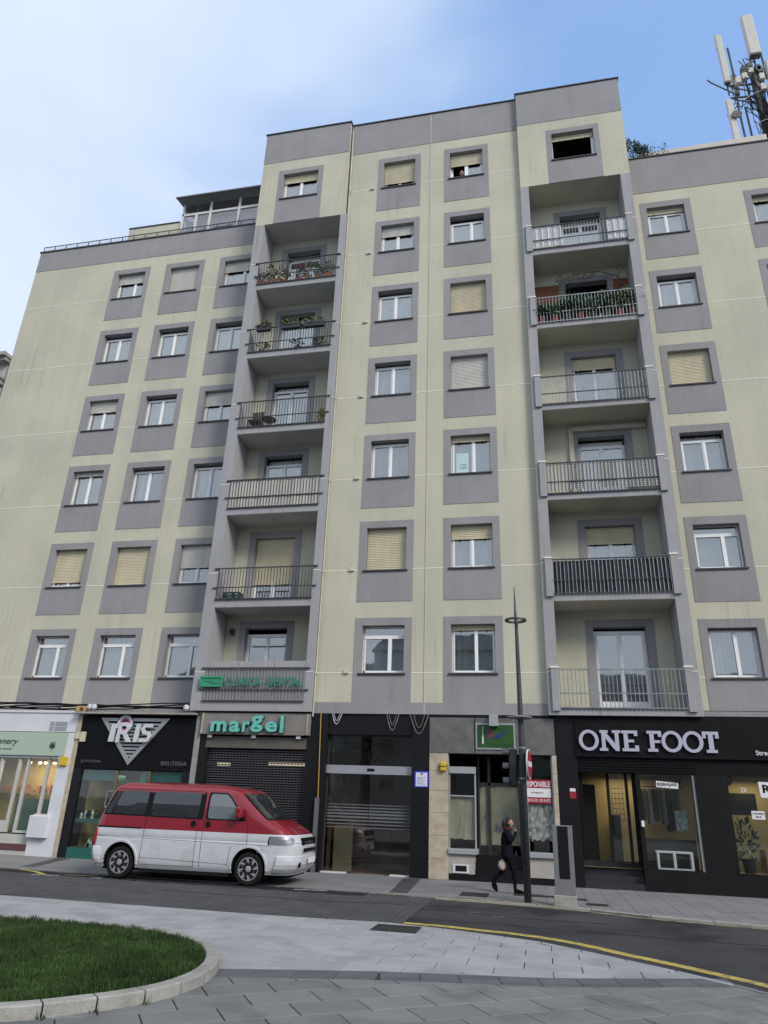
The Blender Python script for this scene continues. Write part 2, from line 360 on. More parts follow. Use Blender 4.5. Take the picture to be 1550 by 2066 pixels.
    rb.quad((a, yf+.1, c_), (x0, yf+.1, c_), (x0, yf+.1, d), (a, yf+.1, d)); rb.quad((x1, yf+.1, c_), (b, yf+.1, c_), (b, yf+.1, d), (x1, yf+.1, d)); rb.quad((x0, yf+.1, z1), (x1, yf+.1, z1), (x1, yf+.1, d), (x0, yf+.1, d))
    rb.build('interior', m_room if cur is not None or kind in ('transom', 'sliding') else m_dark, W)
    if text_: text(text_, x0+.12, x1-.1, zt-.2, zt-.08, yf+.035, .004, m_cgreen, W, offset=.01)
    if tray:
        for k in (0, 1, 2): pass
    return W
m_cgreen = mat('clinic_green', (.02, .22, .12), .45)
m_teal = mat('teal_film', (.08, .17, .18), .3)
XA1, XA2, XA3 = (-11.08, -9.86), (-8.75, -7.50), (-6.42, -5.18)
XC, XD = (.04, 1.26), (2.57, 3.78)
XE, XF = (9.37, 10.60), (12.75, 14.0)
XL, XR = (-3.95, -2.53), (6.29, 7.75)
def panel(x, r, s=.21, t=.22, zb=None): return (x[0]-s, x[1]+s, PB[r] if zb is None else zb, TZ[r]+t)
YB = .75
# wall sheets
hs = [(*X, SZ[r], TZ[r]) for X in (XA1, XA2, XA3) for r in range(1, 7)]
gs = [panel(X, r, zb=(4.0 if r == 1 else None)) for X in (XA1, XA2, XA3) for r in range(1, 7)]+[(-15.1, -4.8, 21.93, 22.95)]
facade('left_wall', -15.1, -4.8, 4.0, 22.95, YB, hs, gs, thick=1.3)
hs = [(*X, SZ[r], TZ[r]) for X in (XC, XD) for r in range(1, 8)]
gs = [panel(X, r, zb=(3.9 if r == 1 else None)) for X in (XC, XD) for r in range(1, 8)]+[(-1.3, 5.09, 3.9, 4.2), (-1.3, 5.09, 25.06, 26.64)]
facade('centre_wall', -1.3, 5.09, 3.9, 26.64, 0, hs, gs, thick=2.0)
hs = [(*X, SZ[r], TZ[r]-.02) for X in (XE, XF) for r in range(1, 7)]
gs = [panel(X, r, zb=(3.95 if r == 1 else None)) for X in (XE, XF) for r in range(1, 7)]+[(8.8, 20, 21.92, 23.58)]
facade('right_wall', 8.8, 20, 3.95, 23.58, YB, hs, gs, thick=1.3)
facade('top_room_wall', -4.87, -1.34, 21.88, 26.68, -.17, [(*XL, SZ[7], TZ[7]-.02)], [(XL[0]-.2, XL[1]+.2, 21.88, 24.58), (-4.87, -1.34, 25.09, 26.68)], thick=2.2)
facade('top_room_wall', 5.09, 8.80, 22.0, 26.72, -.17, [(*XR, SZ[7], TZ[7])], [(6.1, 7.94, 22.0, 24.59), (5.09, 8.80, 25.06, 26.72)], thick=2.2)
# core that keeps daylight out of the rooms, and roofs
cb = MB(); cb.box(-15.1, 20, 2.1, 13, 3.5, 22.85); cb.box(-4.86, 8.79, 2.05, 12.9, 22.85, 26.5); cb.build('rear_block', m_cream, bld)
rf = MB(); rf.box(-15.05, -4.9, 1.0, 2.1, 22.6, 22.85); rf.box(9.0, 20, 1.0, 2.1, 23.2, 23.5); rf.box(-1.25, 5.05, .25, 2.1, 26.3, 26.55); rf.box(-4.8, -1.3, .1, 2.1, 26.3, 26.55); rf.box(5.1, 8.75, .1, 2.1, 26.3, 26.55); rf.box(9.0, 20, 2.0, 13, 22.86, 23.5)
rf.build('roof', m_ceil, bld)
for a, b, y, z in ((-15.14, -4.87, YB, 22.95), (-4.91, -1.30, -.17, 26.68), (-1.3, 5.05, 0, 26.64), (5.05, 8.84, -.17, 26.72), (8.84, 20, YB, 23.58)):
    MB().box(a, b, y-.05, y+.3, z+.002, z+.05).build('parapet_cap', m_cap, bld)
# white expansion-joint strips at sill height
for r in range(1, 8):
    if r < 7:
        xs = [-15.1]+[v for X in (XA1, XA2, XA3) for v in (X[0]-.21, X[1]+.21)]+[-4.86]
        j = MB()
        for a, b in zip(xs[::2], xs[1::2]): j.box(a, b, YB-.006, YB+.003, SZ[r]+.0, SZ[r]+.022)
        j.box(8.8, XE[0]-.21, YB-.006, YB+.003, SZ[r], SZ[r]+.022); j.box(XE[1]+.21, XF[0]-.21, YB-.006, YB+.003, SZ[r], SZ[r]+.022)
        j.split('joint_strip', m_joint, bld)
        j = MB()
        for a, b in ((-4.84, -4.52), (-1.5, -1.27), (5.1, 5.37), (8.49, 8.79)): j.box(a, b, -.176, -.167, SZ[r], SZ[r]+.02)
        j.split('joint_strip', m_joint, bld)
    j = MB()
    for a, b in ((-1.2, -.17), (1.47, 2.36), (3.99, 5.09)): j.box(a, b, -.006, .003, SZ[r], SZ[r]+.022)
    j.split('joint_strip', m_joint, bld)
MB().box(1.832, 1.856, -.018, .002, 3.92, 26.6).build('expansion_joint', m_pipe, bld)
# window list -------------------------------------------------------------
def W(X, r, y, **k): return window(X[0], X[1], SZ[r], TZ[r], y, **k)
W(XA1, 1, YB, kind='transom', cur=m_curg); W(XA2, 1, YB, kind='transom', cur=m_cur, text_='IMPLANTES'); W(XA3, 1, YB, kind='transom', cur=m_curg, text_='ENDODONCIA')
W(XA1, 2, YB, sh=.84, shm=m_shc); W(XA2, 2, YB, sh=1); W(XA3, 2, YB, sh=.56, shm=m_shw)
W(XA1, 3, YB, sh=.1, shm=m_shw, cur=m_cur, curf=(0, .45)); W(XA2, 3, YB, box=.06, cur=m_cur, curf=(.1, .5)); W(XA3, 3, YB, box=.06, cur=m_cur, curf=(.1, .5))
W(XA1, 4, YB, sh=.34, shm=m_shw, cur=m_cur); W(XA2, 4, YB, box=.08, cur=m_cur); W(XA3, 4, YB, sh=.42, shm=m_shw, cur=m_cur)
for X in (XA1, XA2, XA3): W(X, 5, YB, box=.10, cur=m_cur)
W(XA1, 6, YB, sh=.33, shm=m_shw, cur=m_curg, split=.62); W(XA2, 6, YB, sh=1, shm=m_shw); W(XA3, 6, YB, sh=.36, shm=m_shw, split=.66, cur=m_curg)
W(XC, 1, 0, kind='transom', cur=m_cur, text_='PERIODONCIA'); W(XC, 2, 0, sh=1); W(XC, 3, 0, box=.05, cur=m_curg); W(XC, 4, 0, box=.07, cur=m_cur)
W(XC, 5, 0, box=.1, cur=m_cur); W(XC, 6, 0, sh=.33, shm=m_shw, cur=m_curg); W(XC, 7, 0, sh=.74, cur=None)
W(XD, 1, 0, kind='sliding', sh=.09, cur=m_curg, split=.58); W(XD, 2, 0, sh=.3, cur=m_cur, curf=(.05, .9)); W(XD, 3, 0, sh=.12, cur=m_cur, split=.57)
W(XD, 4, 0, sh=1, shm=m_shw); W(XD, 5, 0, sh=1); W(XD, 6, 0, box=.16, cur=m_cur, split=.62); W(XD, 7, 0, kind='halfopen', sh=.42)
W(XE, 1, YB, kind='sliding', box=.05, cur=m_cur, split=.58); W(XE, 2, YB, kind='transom', cur=m_cur); W(XE, 3, YB, box=.2, cur=m_cur, split=.55); W(XE, 4, YB, sh=1, shm=m_shc)
W(XE, 5, YB, box=.12, cur=m_cur); W(XE, 6, YB, sh=.16, box=.2, cur=m_cur)
for r in (2, 3, 4, 5, 6): W(XF, r, YB, sh=.15 if r == 6 else 1 if r == 5 else .3, cur=m_cur)
W(XF, 1, YB, kind='sliding', cur=m_curg)
window(XL[0], XL[1], SZ[7], TZ[7]-.02, -.17, sh=.27, cur=m_curg, curf=(0, .5)); window(XR[0], XR[1], SZ[7], TZ[7], -.17, kind='open', sh=.16)
# little sign on the pane of D3
tp = MB(); tp.box(2.72, 3.10, .205, .207, 11.06, 11.75); pp = tp.build('window_poster', mat('pale_poster', (.45, .62, .62), .7), bld)
text('CASA', 2.83, 3.05, 11.33, 11.39, .203, .002, m_teal, pp); text('AGRO', 2.83, 3.05, 11.22, 11.28, .203, .002, m_teal, pp)
# small cream boxes beside column C and the thin pipe by the loggia
for r in range(1, 8): MB().bevbox(-.44, -.29, -.05, 0, SZ[r]-.02, SZ[r]+.09, .01).build('junction_box', m_pipe, bld)
# ------------------------------------------------------------------ loggias
SLT = {'L': [None, 4.2, 7.16, 10.13, 13.04, 16.04, 19.02], 'R': [None, 4.09, 7.10, 10.07, 13.05, 16.08, 19.11]}
SLB = {'L': [None, 3.92, 6.91, 9.90, 12.80, 15.80, 18.79, 21.88], 'R': [None, 3.90, 6.89, 9.88, 12.86, 15.88, 18.89, 22.0]}
BWY = .86
for side, (xo0, xi0, xi1, xo1) in {'L': (-4.86, -4.5, -1.5, -1.26), 'R': (5.09, 5.38, 8.48, 8.80)}.items():
    fl = SLT[side]; ce = SLB[side]; zb, zt = ce[1], ce[7]
    for a, b in ((xo0, xi0), (xi1, xo1)):
        p = MB(); p.box(a, b, -.17, 2.0, zb, zt-.002); p.build('pilaster', m_pil, bld)
    X = (-3.86, -2.52) if side == 'L' else (6.43, 7.82)
    for r in range(1, 7):
        dz = fl[r]; dt = dz+2.31; top = ce[r+1]
        facade('loggia_wall', xi0, xi1, dz-.1, top, BWY, [(X[0], X[1], dz, dt)], [(X[0]-.21, X[1]+.22, dz-.1, dt+.21)], thick=.3)
        s = MB(); s.box(xi0, xi1, -.165, BWY+.3, ce[r], dz-.02, 0)
        s.build('balcony_slab', m_pil, bld)
        MB().box(xi0+.002, xi1-.002, -.185, BWY, dz-.022, dz).build('balcony_floor', m_slabtop, bld)
        MB().box(xi0+.002, xi1-.002, -.15, BWY, top-.012, top-.002).build('loggia_ceiling', m_ceilR if side == 'R' else m_ceil, bld)
# balcony doors
def D(side, r, **k):
    X = (-3.86, -2.52) if side == 'L' else (6.43, 7.82); z = SLT[side][r]
    return window(X[0], X[1], z+.02, z+2.31, BWY, name='balcony_door', sill=False, door=True, **k)
D('L', 1, kind='casement', box=.15, cur=None); D('L', 2, sh=.66, box=.05); D('L', 3, box=.25, cur=m_curg); D('L', 4, box=.22, cur=m_cur, curf=(0, 1)); D('L', 5, box=.25, cur=m_cur); D('L', 6, box=.3, cur=m_curg)
D('R', 1, box=.08, cur=m_curg); D('R', 2, sh=.22, cur=m_cur, curf=(0, .8)); D('R', 3, box=.25, cur=m_cur); D('R', 4, sh=.18, cur=m_cur); D('R', 5, box=.5, cur=None); D('R', 6, box=.3, cur=m_curg)
MB().box(-3.7, -2.6, BWY+.12, BWY+.18, 5.98, 6.03).build('glazing_bar', m_pvc, bld)
g6 = MB()
for x in (6.55, 7.0, 7.2, 7.65):
    for z in (19.9, 20.2): g6.box(x, x+.4 if x in (6.55, 7.2) else x+.02, BWY+.11, BWY+.13, z, z+.03)
g6.split('glazing_bar', m_pvc, bld)
# railings
m_railp = mat('painted_grey_rail', (.17, .165, .175), .6)
def railing(side, r, m, mbars):
    xa, xb = (-4.5, -1.5) if side == 'L' else (5.38, 8.48); z = SLT[side][r]; y = -.20
    if side == 'L' and r == 1: z = 4.2; hts = (.92, .30)
    else: hts = (.97, .35)
    rl = MB(); ex = .13 if side == 'L' else .16
    top = .028
    rl.box(xa-ex, xb+ex, y-.018, y+.018, z+hts[0]-.03, z+hts[0]); rl.box(xa-ex, xb+ex, y-.014, y+.014, z+hts[1]-.012, z+hts[1]+.012)
    rl.box(xa-.02, xb+.02, y-.012, y+.012, z-.02, z+.005)
    rl.box(xa-ex, xa-ex+.03, y, -.171, z+hts[0]-.03, z+hts[0]); rl.box(xb+ex-.03, xb+ex, y, -.171, z+hts[0]-.03, z+hts[0])
    R_ = rl.build('railing', m, bld)
    nb = 31; bb = MB()
    for i in range(nb):
        x = xa+.03+(xb-xa-.06)*i/(nb-1); wdt = .008 if side == 'L' else .009
        bb.box(x-wdt, x+wdt, y-.008, y+.008, z-.05, z+hts[0]-.03)
    bb.build('railing_bars', mbars, R_)
    if side == 'R':
        for a, b in ((5.20, 5.385), (8.475, 8.66)):
            e = MB(); e.box(a, b, -.235, -.171, z-.09, z+.99); e.build('railing_pier', m_pil, bld)
            MB().box(a-.02, b+.02, -.25, -.165, z+.992, z+1.03).build('pier_cap', m_joint, bld)
for r in range(1, 7):
    railing('L', r, m_rail, m_rail if r > 1 else m_railp); railing('R', r, m_rail if r in (3, 4, 6, 2) else m_railg, m_rail if r == 3 else m_railg)
# clinic parapet behind the bars of the lowest left loggia
for a, b in ((-4.49, -3.55), (-3.52, -2.44), (-2.41, -1.51)): MB().box(a, b, -.16, -.12, 4.19, 5.31).build('parapet_panel', m_pil, bld)
# ground-floor lintel band and the ledge under the right wing
MB().box(8.82, 20, .05, .74, 3.93, 4.05).build('ledge', m_gray, bld); MB().tube([(8.9, .68, 4.12), (14, .68, 4.13), (20, .68, 4.12)], .022, 6).build('ledge_pipe', m_dark, bld)
MB().box(-15.1, -4.87, .3, .8, 3.9, 3.999).build('ledge', m_gray, bld)
MB().box(-15.1, 20, 1.6, 13, 0, 3.5).build('ground_floor_block', m_dark, bld)
MB().box(-15.1, 20, .75, 1.6, 3.55, 3.9).build('ground_floor_beam', m_dark, bld)
# drain pipe beside the left loggia
dp = MB(); dp.tube([(-1.225, -.07, 3.8), (-1.225, -.07, 21.9), (-1.26, -.07, 26.3)], .022, 6)
for r in range(1, 8): dp.box(-1.255, -1.195, -.10, 0, SZ[r]-.03, SZ[r]+.01)
tag(dp.build('drain_pipe', m_pipe), 'thin cream rain pipe running down the facade just right of the left loggias', 'pipe')
# ------------------------------------------------------------------ things on the balconies
m_terra = mat('terracotta', (.36, .13, .07), .85, var=.2, vscale=20)
m_potd = mat('dark_planter', (.03, .03, .032), .6)
m_potr = mat('red_pot', (.25, .04, .035), .6, var=.2, vscale=10)
m_white = mat('white_paint', (.68, .68, .67), .5, var=.06, vscale=6)
def leafmat(name, c): return mat(name, c, .6, var=.45, vscale=14, rnd=.1)
m_leaf = leafmat('leaf_green', (.045, .095, .025)); m_leafd = leafmat('leaf_dark', (.028, .062, .022)); m_leafy = leafmat('leaf_yellow', (.28, .22, .03)); m_leafo = leafmat('leaf_olive', (.10, .12, .04))
m_twig = mat('twig', (.06, .04, .025), .9)
def leaves(mb, c, r, n, size=.05, up=.3, rng=random):
    for _ in range(n):
        while True:
            d = Vector((rng.uniform(-1, 1), rng.uniform(-1, 1), rng.uniform(-1, 1)))
            if .05 < d.length < 1: break
        p = Vector(c)+Vector((d.x*r[0], d.y*r[1], d.z*r[2]))
        a = (d.normalized()+Vector((rng.uniform(-.8, .8), rng.uniform(-.8, .8), rng.uniform(-.3, .8)+up))).normalized()
        b = a.cross(Vector((rng.random()-.5, rng.random()-.5, rng.random()-.5))).normalized(); s = size*rng.uniform(.6, 1.3)
        n_ = a.cross(b)
        mb.add([p, p+a*s*.5+b*s*.28+n_*s*.06, p+a*s, p+a*s*.5-b*s*.28+n_*s*.06], [(0, 1, 2, 3)])
def pot_plant(x, y, z, h, r, ph, pr, lm, pm, label, group, n=60, square=False, name='potted_plant', stems=True):
    t = thing(name, label, 'plant', (x, y, z), group)
    p = MB()
    if square: p.bevbox(x-r, x+r, y-.07, y+.07, z, z+h, .008); p.box(x-r-.008, x+r+.008, y-.078, y+.078, z+h-.025, z+h+.002)
    else: p.lathe([(r*.7, 0), (r*.95, h*.82), (r*1.08, h*.82), (r*1.1, h), (r*.95, h), (r*.9, h-.02)], (x, y, z), 14)
    p.build('pot', pm, t)
    if stems:
        s = MB()
        for k in range(5):
            dx, dy = random.uniform(-1, 1)*pr*.6, random.uniform(-1, 1)*min(pr, .1)*.6
            s.tube([(x+dx*.2, y+dy*.2, z+h-.02), (x+dx*.6, y+dy*.6, z+h+ph*.4), (x+dx, y+dy, z+h+ph*.8)], [.006, .005, .002], 4)
        s.build('stem', m_twig, t)
    f = MB(); leaves(f, (x, y, z+h+ph*.5), (pr*1.1, min(pr, .15), ph*.6), int(n*2.2), .10)
    f.build('foliage', lm, t)
    return t
ordn = ['first', 'second', 'third', 'fourth', 'fifth', 'sixth', 'seventh', 'eighth', 'ninth', 'tenth']
G6 = 'terracotta pots along the top left balcony rail'
xs6 = [(-4.36, .2, 1), (-4.02, .14, 0), (-3.72, .14, 1), (-3.42, .08, 0), (-2.92, .13, 1), (-2.62, .12, 0), (-2.22, .12, 0), (-1.85, .2, 1)]
for i, (x, r, sq) in enumerate(xs6):
    pot_plant(x, -.06, 19.03, .17+.03*(i % 2), r*.8, .35+.12*((i*3) % 4), r*1.0, [m_leaf, m_leafd, m_leafo][i % 3], m_terra if i != 3 else m_potr,
              f'terracotta {"trough" if sq else "pot"} of plants behind the top left balcony rail, {ordn[i]} from the left', G6, 46, bool(sq))
t = thing('clothes_airer', 'white folding airer with pale cloths on the top left balcony', 'clothes airer', (-3.9, .3, 19.03))
a = MB()
for x in (-4.25, -3.5): a.tube([(x, .2, 19.03), (x+.1, .4, 19.95)], .01, 5); a.tube([(x+.1, .2, 19.03), (x, .4, 19.95)], .01, 5)
for k in range(4): a.tube([(-4.2, .22+.06*k, 19.9-.02*k), (-3.45, .22+.06*k, 19.9-.02*k)], .007, 5)
a.build('frame', m_white, t)
for x in (-4.1, -3.8): MB().box(x, x+.24, .24, .25, 19.45, 19.88).build('cloth', mat('cloth_pale', (.55, .55, .38), .9, var=.2, vscale=9), t)
t = thing('hanging_cloth', 'dark red cloth hanging in front of the top left balcony door', 'cloth', (-2.86, .05, 19.3)); cm = MB(); curtain(cm, -2.98, -2.76, 19.62, 20.0, .05, .02, .06); cm.build('cloth', mat('dark_red_cloth', (.09, .012, .015), .9), t)
# L5 planters
for i, (x, w_, z) in enumerate(((-3.95, .25, 16.80), (-2.95, .33, 16.78), (-2.1, .36, 16.76))):
    pot_plant(x, -.29, z, .17, w_, .16, w_, m_leafo, m_potd, ['short dark planter hung on the left of the fifth floor left balcony rail', 'long dark planter hung on the middle of the fifth floor left balcony rail', 'long dark planter hung on the right of the fifth floor left balcony rail'][i], 'dark planters hung on the rail', 60, True, stems=False)
for i, (x, lm) in enumerate(((-4.0, m_leafo), (-2.76, m_leaf), (-2.0, m_leafd))):
    pot_plant(x, -.02, 16.05, .13, .08, .28, .2, lm, m_potr if i == 0 else m_potd, ['reddish pot plant at the left foot of the fifth floor left balcony', 'spreading green pot plant before the fifth floor left balcony door', 'dark leafed pot plant at the right foot of the fifth floor left balcony'][i], 'small pot plants on the fifth floor left balcony', 45)
# L4 chair + table + yellow plant
t = thing('garden_chair', 'dark slatted garden chair at the left end of the fourth floor left balcony', 'chair', (-4.05, .25, 13.05))
for k in range(6): MB().box(-4.3+.07*k, -4.25+.07*k, .42, .45, 13.45, 13.95).build('back_slat', m_potd, t)
MB().box(-4.3, -3.88, .05, .45, 13.43, 13.47).build('seat', m_potd, t)
for x in (-4.28, -3.9):
    for y in (.07, .43): MB().tube([(x, y, 13.05), (x, y, 13.45)], .014, 6).build('leg', m_potd, t)
t = thing('garden_table', 'low dark metal table beside the slatted chair on the fourth floor left balcony', 'table', (-3.55, .1, 13.05))
MB().lathe([(.24, 0), (.25, .01), (.25, .03), (.24, .035)], (-3.55, .12, 13.42), 18).build('table_top', m_rail, t)
for a in range(3): MB().tube([(-3.55+.2*math.cos(a*2.1), .12+.15*math.sin(a*2.1), 13.05), (-3.55, .12, 13.42)], .012, 5).build('leg', m_rail, t)
pot_plant(-1.67, -.05, 13.05, .12, .07, .33, .09, m_leafy, m_terra, 'tall yellow leaved plant at the right end of the fourth floor left balcony', None, 60)
# L3 white awning cloth behind the rail
def screen(name, label, cat, x0, x1, z0, z1, y, m, amp=.006, per=.35, group=None):
    t = thing(name, label, cat, ((x0+x1)/2, y, z0), group); q = MB(); curtain(q, x0, x1, z0, z1, y, amp, per); q.build('cloth', m, t); return t
m_cloth = mat('awning_cloth', (.56, .54, .47), .9, streak=.12, var=.05)
screen('privacy_screen', 'cream cloth privacy screen tied behind the third floor left balcony rail', 'privacy screen', -4.48, -1.52, 10.13, 11.07, -.175, m_cloth)
# L2
t = thing('storage_crate', 'dark green plastic crate on the left of the second floor left balcony', 'crate', (-4.1, .15, 7.17)); m_grn = mat('crate_green', (.01, .05, .04), .5)
c_ = MB(); c_.box(-4.35, -3.85, .0, .3, 7.17, 7.2)
for z in (7.22, 7.3, 7.38): c_.box(-4.36, -3.84, -.01, .01, z, z+.05); c_.box(-4.36, -3.84, .29, .31, z, z+.05)
for x in (-4.36, -4.1, -3.86): c_.box(x, x+.02, -.012, .312, 7.17, 7.43)
c_.build('crate_body', m_grn, t)
t = thing('drying_rack', 'white plastic stand on the second floor left balcony in front of the half lowered shutter', 'stand', (-2.8, .1, 7.17)); q = MB()
q.tube([(-2.85, .1, 7.17), (-2.85, .1, 7.75)], .035, 8); q.lathe([(.22, 0), (.2, .03), (.05, .08), (.04, .1)], (-2.85, .1, 7.17), 14); q.build('post', m_white, t)
# L1 lamp in corner + clinic sign
t = thing('wall_lamp', 'small black wall lamp beside the lowest left loggia window', 'lamp', (-4.25, BWY, 6.35)); q = MB(); q.box(-4.28, -4.22, BWY-.05, BWY, 6.3, 6.42); q.build('bracket', m_potd, t)
MB().lathe([(.03, 0), (.07, .03), (.09, .16), (.04, .2)], (-4.25, BWY-.13, 6.28), 12).build('lamp_head', m_potd, t)
t = thing('clinic_sign', 'green clinic sign with logo and lettering fixed across the lowest left balcony bars', 'sign', (-3, -.23, 4.55))
lg = MB(); P0 = [(-4.62, 4.56), (-3.93, 4.56), (-3.93, 4.86), (-4.62, 4.86)]
lg.bevbox(-4.62, -3.92, -.27, -.235, 4.56, 4.61, .008); lg.bevbox(-4.62, -3.92, -.27, -.235, 4.81, 4.87, .008); lg.bevbox(-4.62, -4.56, -.27, -.235, 4.61, 4.81, .008); lg.bevbox(-3.98, -3.92, -.27, -.235, 4.61, 4.81, .008)
lg.box(-4.56, -3.98, -.245, -.235, 4.61, 4.81); lg.box(-4.46, -4.2, -.262, -.245, 4.72, 4.74); lg.box(-4.3, -4.06, -.262, -.245, 4.67, 4.69)
lg.build('logo', mat('clinic_logo_green', (.03, .26, .14), .4), t)
letters('CLINICA  DENTAL', -3.82, -1.52, 4.60, 4.84, -.24, .02, m_cgreen, t, offset=.012)
# R6 white screens
for k, (a, b) in enumerate(((5.42, 6.36), (7.86, 8.45))):
    screen('privacy_screen', ['white cloth screen on the left half of the top right balcony rail', 'white cloth screen on the right end of the top right balcony rail'][k], 'privacy screen', a, b, 19.2, 20.1, -.17, m_white, .01, .2, 'white screens on the top right balcony')
# R5 dense planting
m_brick = mat('brick_red_lattice', (.22, .085, .045), .85, var=.15, vscale=10)
for k, (a, b) in enumerate(((5.40, 6.2), (8.0, 8.46))):
    t = thing('trellis', ['brick red lattice panel on the left wall of the planted fifth floor balcony', 'brick red lattice panel on the right wall of the planted fifth floor balcony'][k], 'trellis', (a, BWY-.04, 16.1), 'red lattices of the planted balcony')
    q = MB(); n = 14
    q.box(a, b, BWY-.035, BWY-.015, 16.1, 18.35)
    for i in range(n): z = 16.12+i*2.2/n; q.box(a, b, BWY-.05, BWY-.035, z, z+.06)
    for i in range(8): x = a+(b-a)*i/8; q.box(x, x+.04, BWY-.06, BWY-.05, 16.12, 18.34)
    q.build('lattice', m_brick, t)
G5 = 'pot plants filling the fifth floor right balcony'
for i in range(8):
    x = 5.55+i*.4; hh = [.5, .45, .62, .7, .6, .8, .75, .85][i]
    pot_plant(x, -.06, 16.1, .2, .13, hh, .34, [m_leafd, m_leaf, m_leafd, m_leafd, m_leaf, m_leafd, m_leafo, m_leaf][i], m_potr if i in (0, 1, 3, 6, 7) else m_potd,
              f'bushy green pot plant behind the planted fifth floor right balcony rail, {ordn[i]} from the left', G5, 420)
t = thing('climbing_plant', 'bare climbing vine trained under the ceiling of the planted fifth floor balcony', 'climbing plant', (8.3, .3, 16.1)); q = MB(); rg = random.Random(3)
base = (8.3, .45, 16.2)
q.tube([base, (8.28, .45, 17.4), (8.1, .4, 18.1), (7.5, .35, 18.35), (6.8, .3, 18.3), (6.3, .3, 18.1)], [.03, .025, .02, .015, .012, .01], 6)
for i in range(26):
    s_ = Vector((rg.uniform(6.2, 8.4), .35, rg.uniform(17.9, 18.4))); p = [s_]
    for k in range(4): p.append(p[-1]+Vector((rg.uniform(-.14, .14), rg.uniform(-.12, .05), rg.uniform(-.03, .14))))
    q.tube(p, [.008, .006, .005, .004, .002], 4)
q.build('stem', m_twig, t); q = MB(); leaves(q, (6.35, .35, 17.65), (.32, .2, .75), 420, .06); leaves(q, (7.0, .3, 18.2), (.5, .12, .16), 90, .05); q.build('foliage', m_leafd, t)
# R4 cable box, R3 lattice, R2 dark cloth
t = thing('privacy_screen', 'white pierced plastic lattice tied behind the third floor right balcony rail', 'privacy screen', (6.9, -.17, 10.1), None); q = MB()
x = 5.40
while x < 8.44:
    q.box(x, x+.022, -.178, -.170, 10.16, 11.0); x += .062
z = 10.16
while z < 11.0: q.box(5.40, 8.46, -.182, -.174, z, z+.022); z += .062
q.build('lattice', mat('lattice_plastic', (.55, .54, .5), .6), t)
q = MB(); curtain(q, 6.0, 6.42, 10.2, 11.0, -.165, .008, .2); q.build('cloth', m_cloth, t); q = MB(); curtain(q, 6.85, 7.35, 10.2, 11.0, -.165, .008, .2); q.build('cloth', m_cloth, t)
m_dcl = mat('charcoal_cloth', (.022, .022, .03), .8, var=.3, vscale=6)
screen('privacy_screen', 'charcoal cloth privacy screen tied behind the second floor right balcony rail', 'privacy screen', 5.41, 8.45, 7.12, 8.02, -.17, m_dcl, .014, .22)
# beige blind box around R3 door
q = MB(); q.box(6.16, 6.30, BWY-.10, BWY-.0, 10.1, 12.66); q.box(6.30, 8.46, BWY-.12, BWY, 12.56, 12.70); tag(q.build('awning_frame', mat('beige_awning_frame', (.48, .45, .36), .7)), 'beige awning frame round the third floor right balcony door', 'awning frame')
# ------------------------------------------------------------------ roof things
t = thing('conservatory', 'glazed rooftop conservatory with grey frame on the left wing roof', 'conservatory', (-7.3, 2.1, 22.85)); m_roofd = mat('conservatory_roof', (.16, .16, .16), .6)
fr = MB(); x0, x1, y0, y1, zt = -9.55, -5.0, 2.0, 5.2, 26.0
for x in (-9.5, -8.2, -6.85, -5.75): fr.box(x-.05, x+.05, y0, y0+.1, 22.9, zt)
fr.box(x0, x1, y0+.01, y0+.09, 25.35, 25.47); fr.box(x0, x1, y0+.01, y0+.09, 23.9, 24.0)
for x in (-8.85, -5.35): fr.box(x-.05, x+.05, y0+.0, y0+.1, 24.0, 25.35)
for y in (3.0, 4.1, 5.1): fr.box(x0, x0+.1, y, y+.1, 22.9, zt)
fr.box(x0+.01, x0+.09, y0, y1, 25.35, 25.47); fr.build('frame', mat('conservatory_frame', (.62, .61, .60), .5), t)
m_pgl = glass_mat('conservatory_glass', (.8, .8, .82), .16)
for a, b in ((-9.45, -8.9), (-8.8, -8.25), (-8.15, -6.9), (-6.8, -5.8), (-5.7, -5.4)): MB().box(a, b, y0+.04, y0+.05, 24.0, 25.35).build('pane', m_pgl, t); MB().box(a, b, y0+.04, y0+.05, 25.47, 26.0).build('pane', m_pgl, t)
MB().box(x0+.04, x0+.05, y0+.1, y1, 23.0, 25.9).build('pane', m_pgl, t)
MB().box(-9.45, -5.1, 2.3, 2.33, 24.0, 25.3).build('blind', mat('mauve_blind', (.50, .47, .50), .9, streak=.1), t)
MB().box(x0, x1, y0, y0+.09, 22.86, 23.9).build('low_wall', m_cream, t)
rf = MB(); rf.add([(x0-.15, y0-.35, 26.0), (x1+.1, y0-.35, 26.0), (x1+.1, y1, 26.75), (x0-.15, y1, 26.75), (x0-.15, y0-.35, 26.12), (x1+.1, y0-.35, 26.12), (x1+.1, y1, 26.87), (x0-.15, y1, 26.87)], [(3, 2, 1, 0), (4, 5, 6, 7), (0, 1, 5, 4), (1, 2, 6, 5), (2, 3, 7, 6), (3, 0, 4, 7)]); rf.tube([(x0-.18, y0-.38, 26.06), (x1+.1, y0-.38, 26.06)], .05, 8)
rf.build('roof', m_roofd, t)
q = MB(); q.box(-12.03, -9.6, 2.0, 2.2, 22.86, 25.0); q.box(-12.06, -9.6, 1.97, 2.23, 25.0, 25.06, 1); q.box(-12.03, -11.8, 2.2, 6, 22.86, 25.0)
tag(q.build('roof_wall', [m_cream, m_cap]), 'low cream wall standing on the left wing roof left of the conservatory', 'wall')
t = thing('terrace_railing', 'dark wrought iron railing along the left wing roof edge', 'railing', (-10, .85, 22.99))
q = MB(); q.tube([(-15.1, .85, 23.36), (-4.95, .85, 23.36)], .02, 6); q.build('handrail', m_rail, t)
q = MB(); n = 76
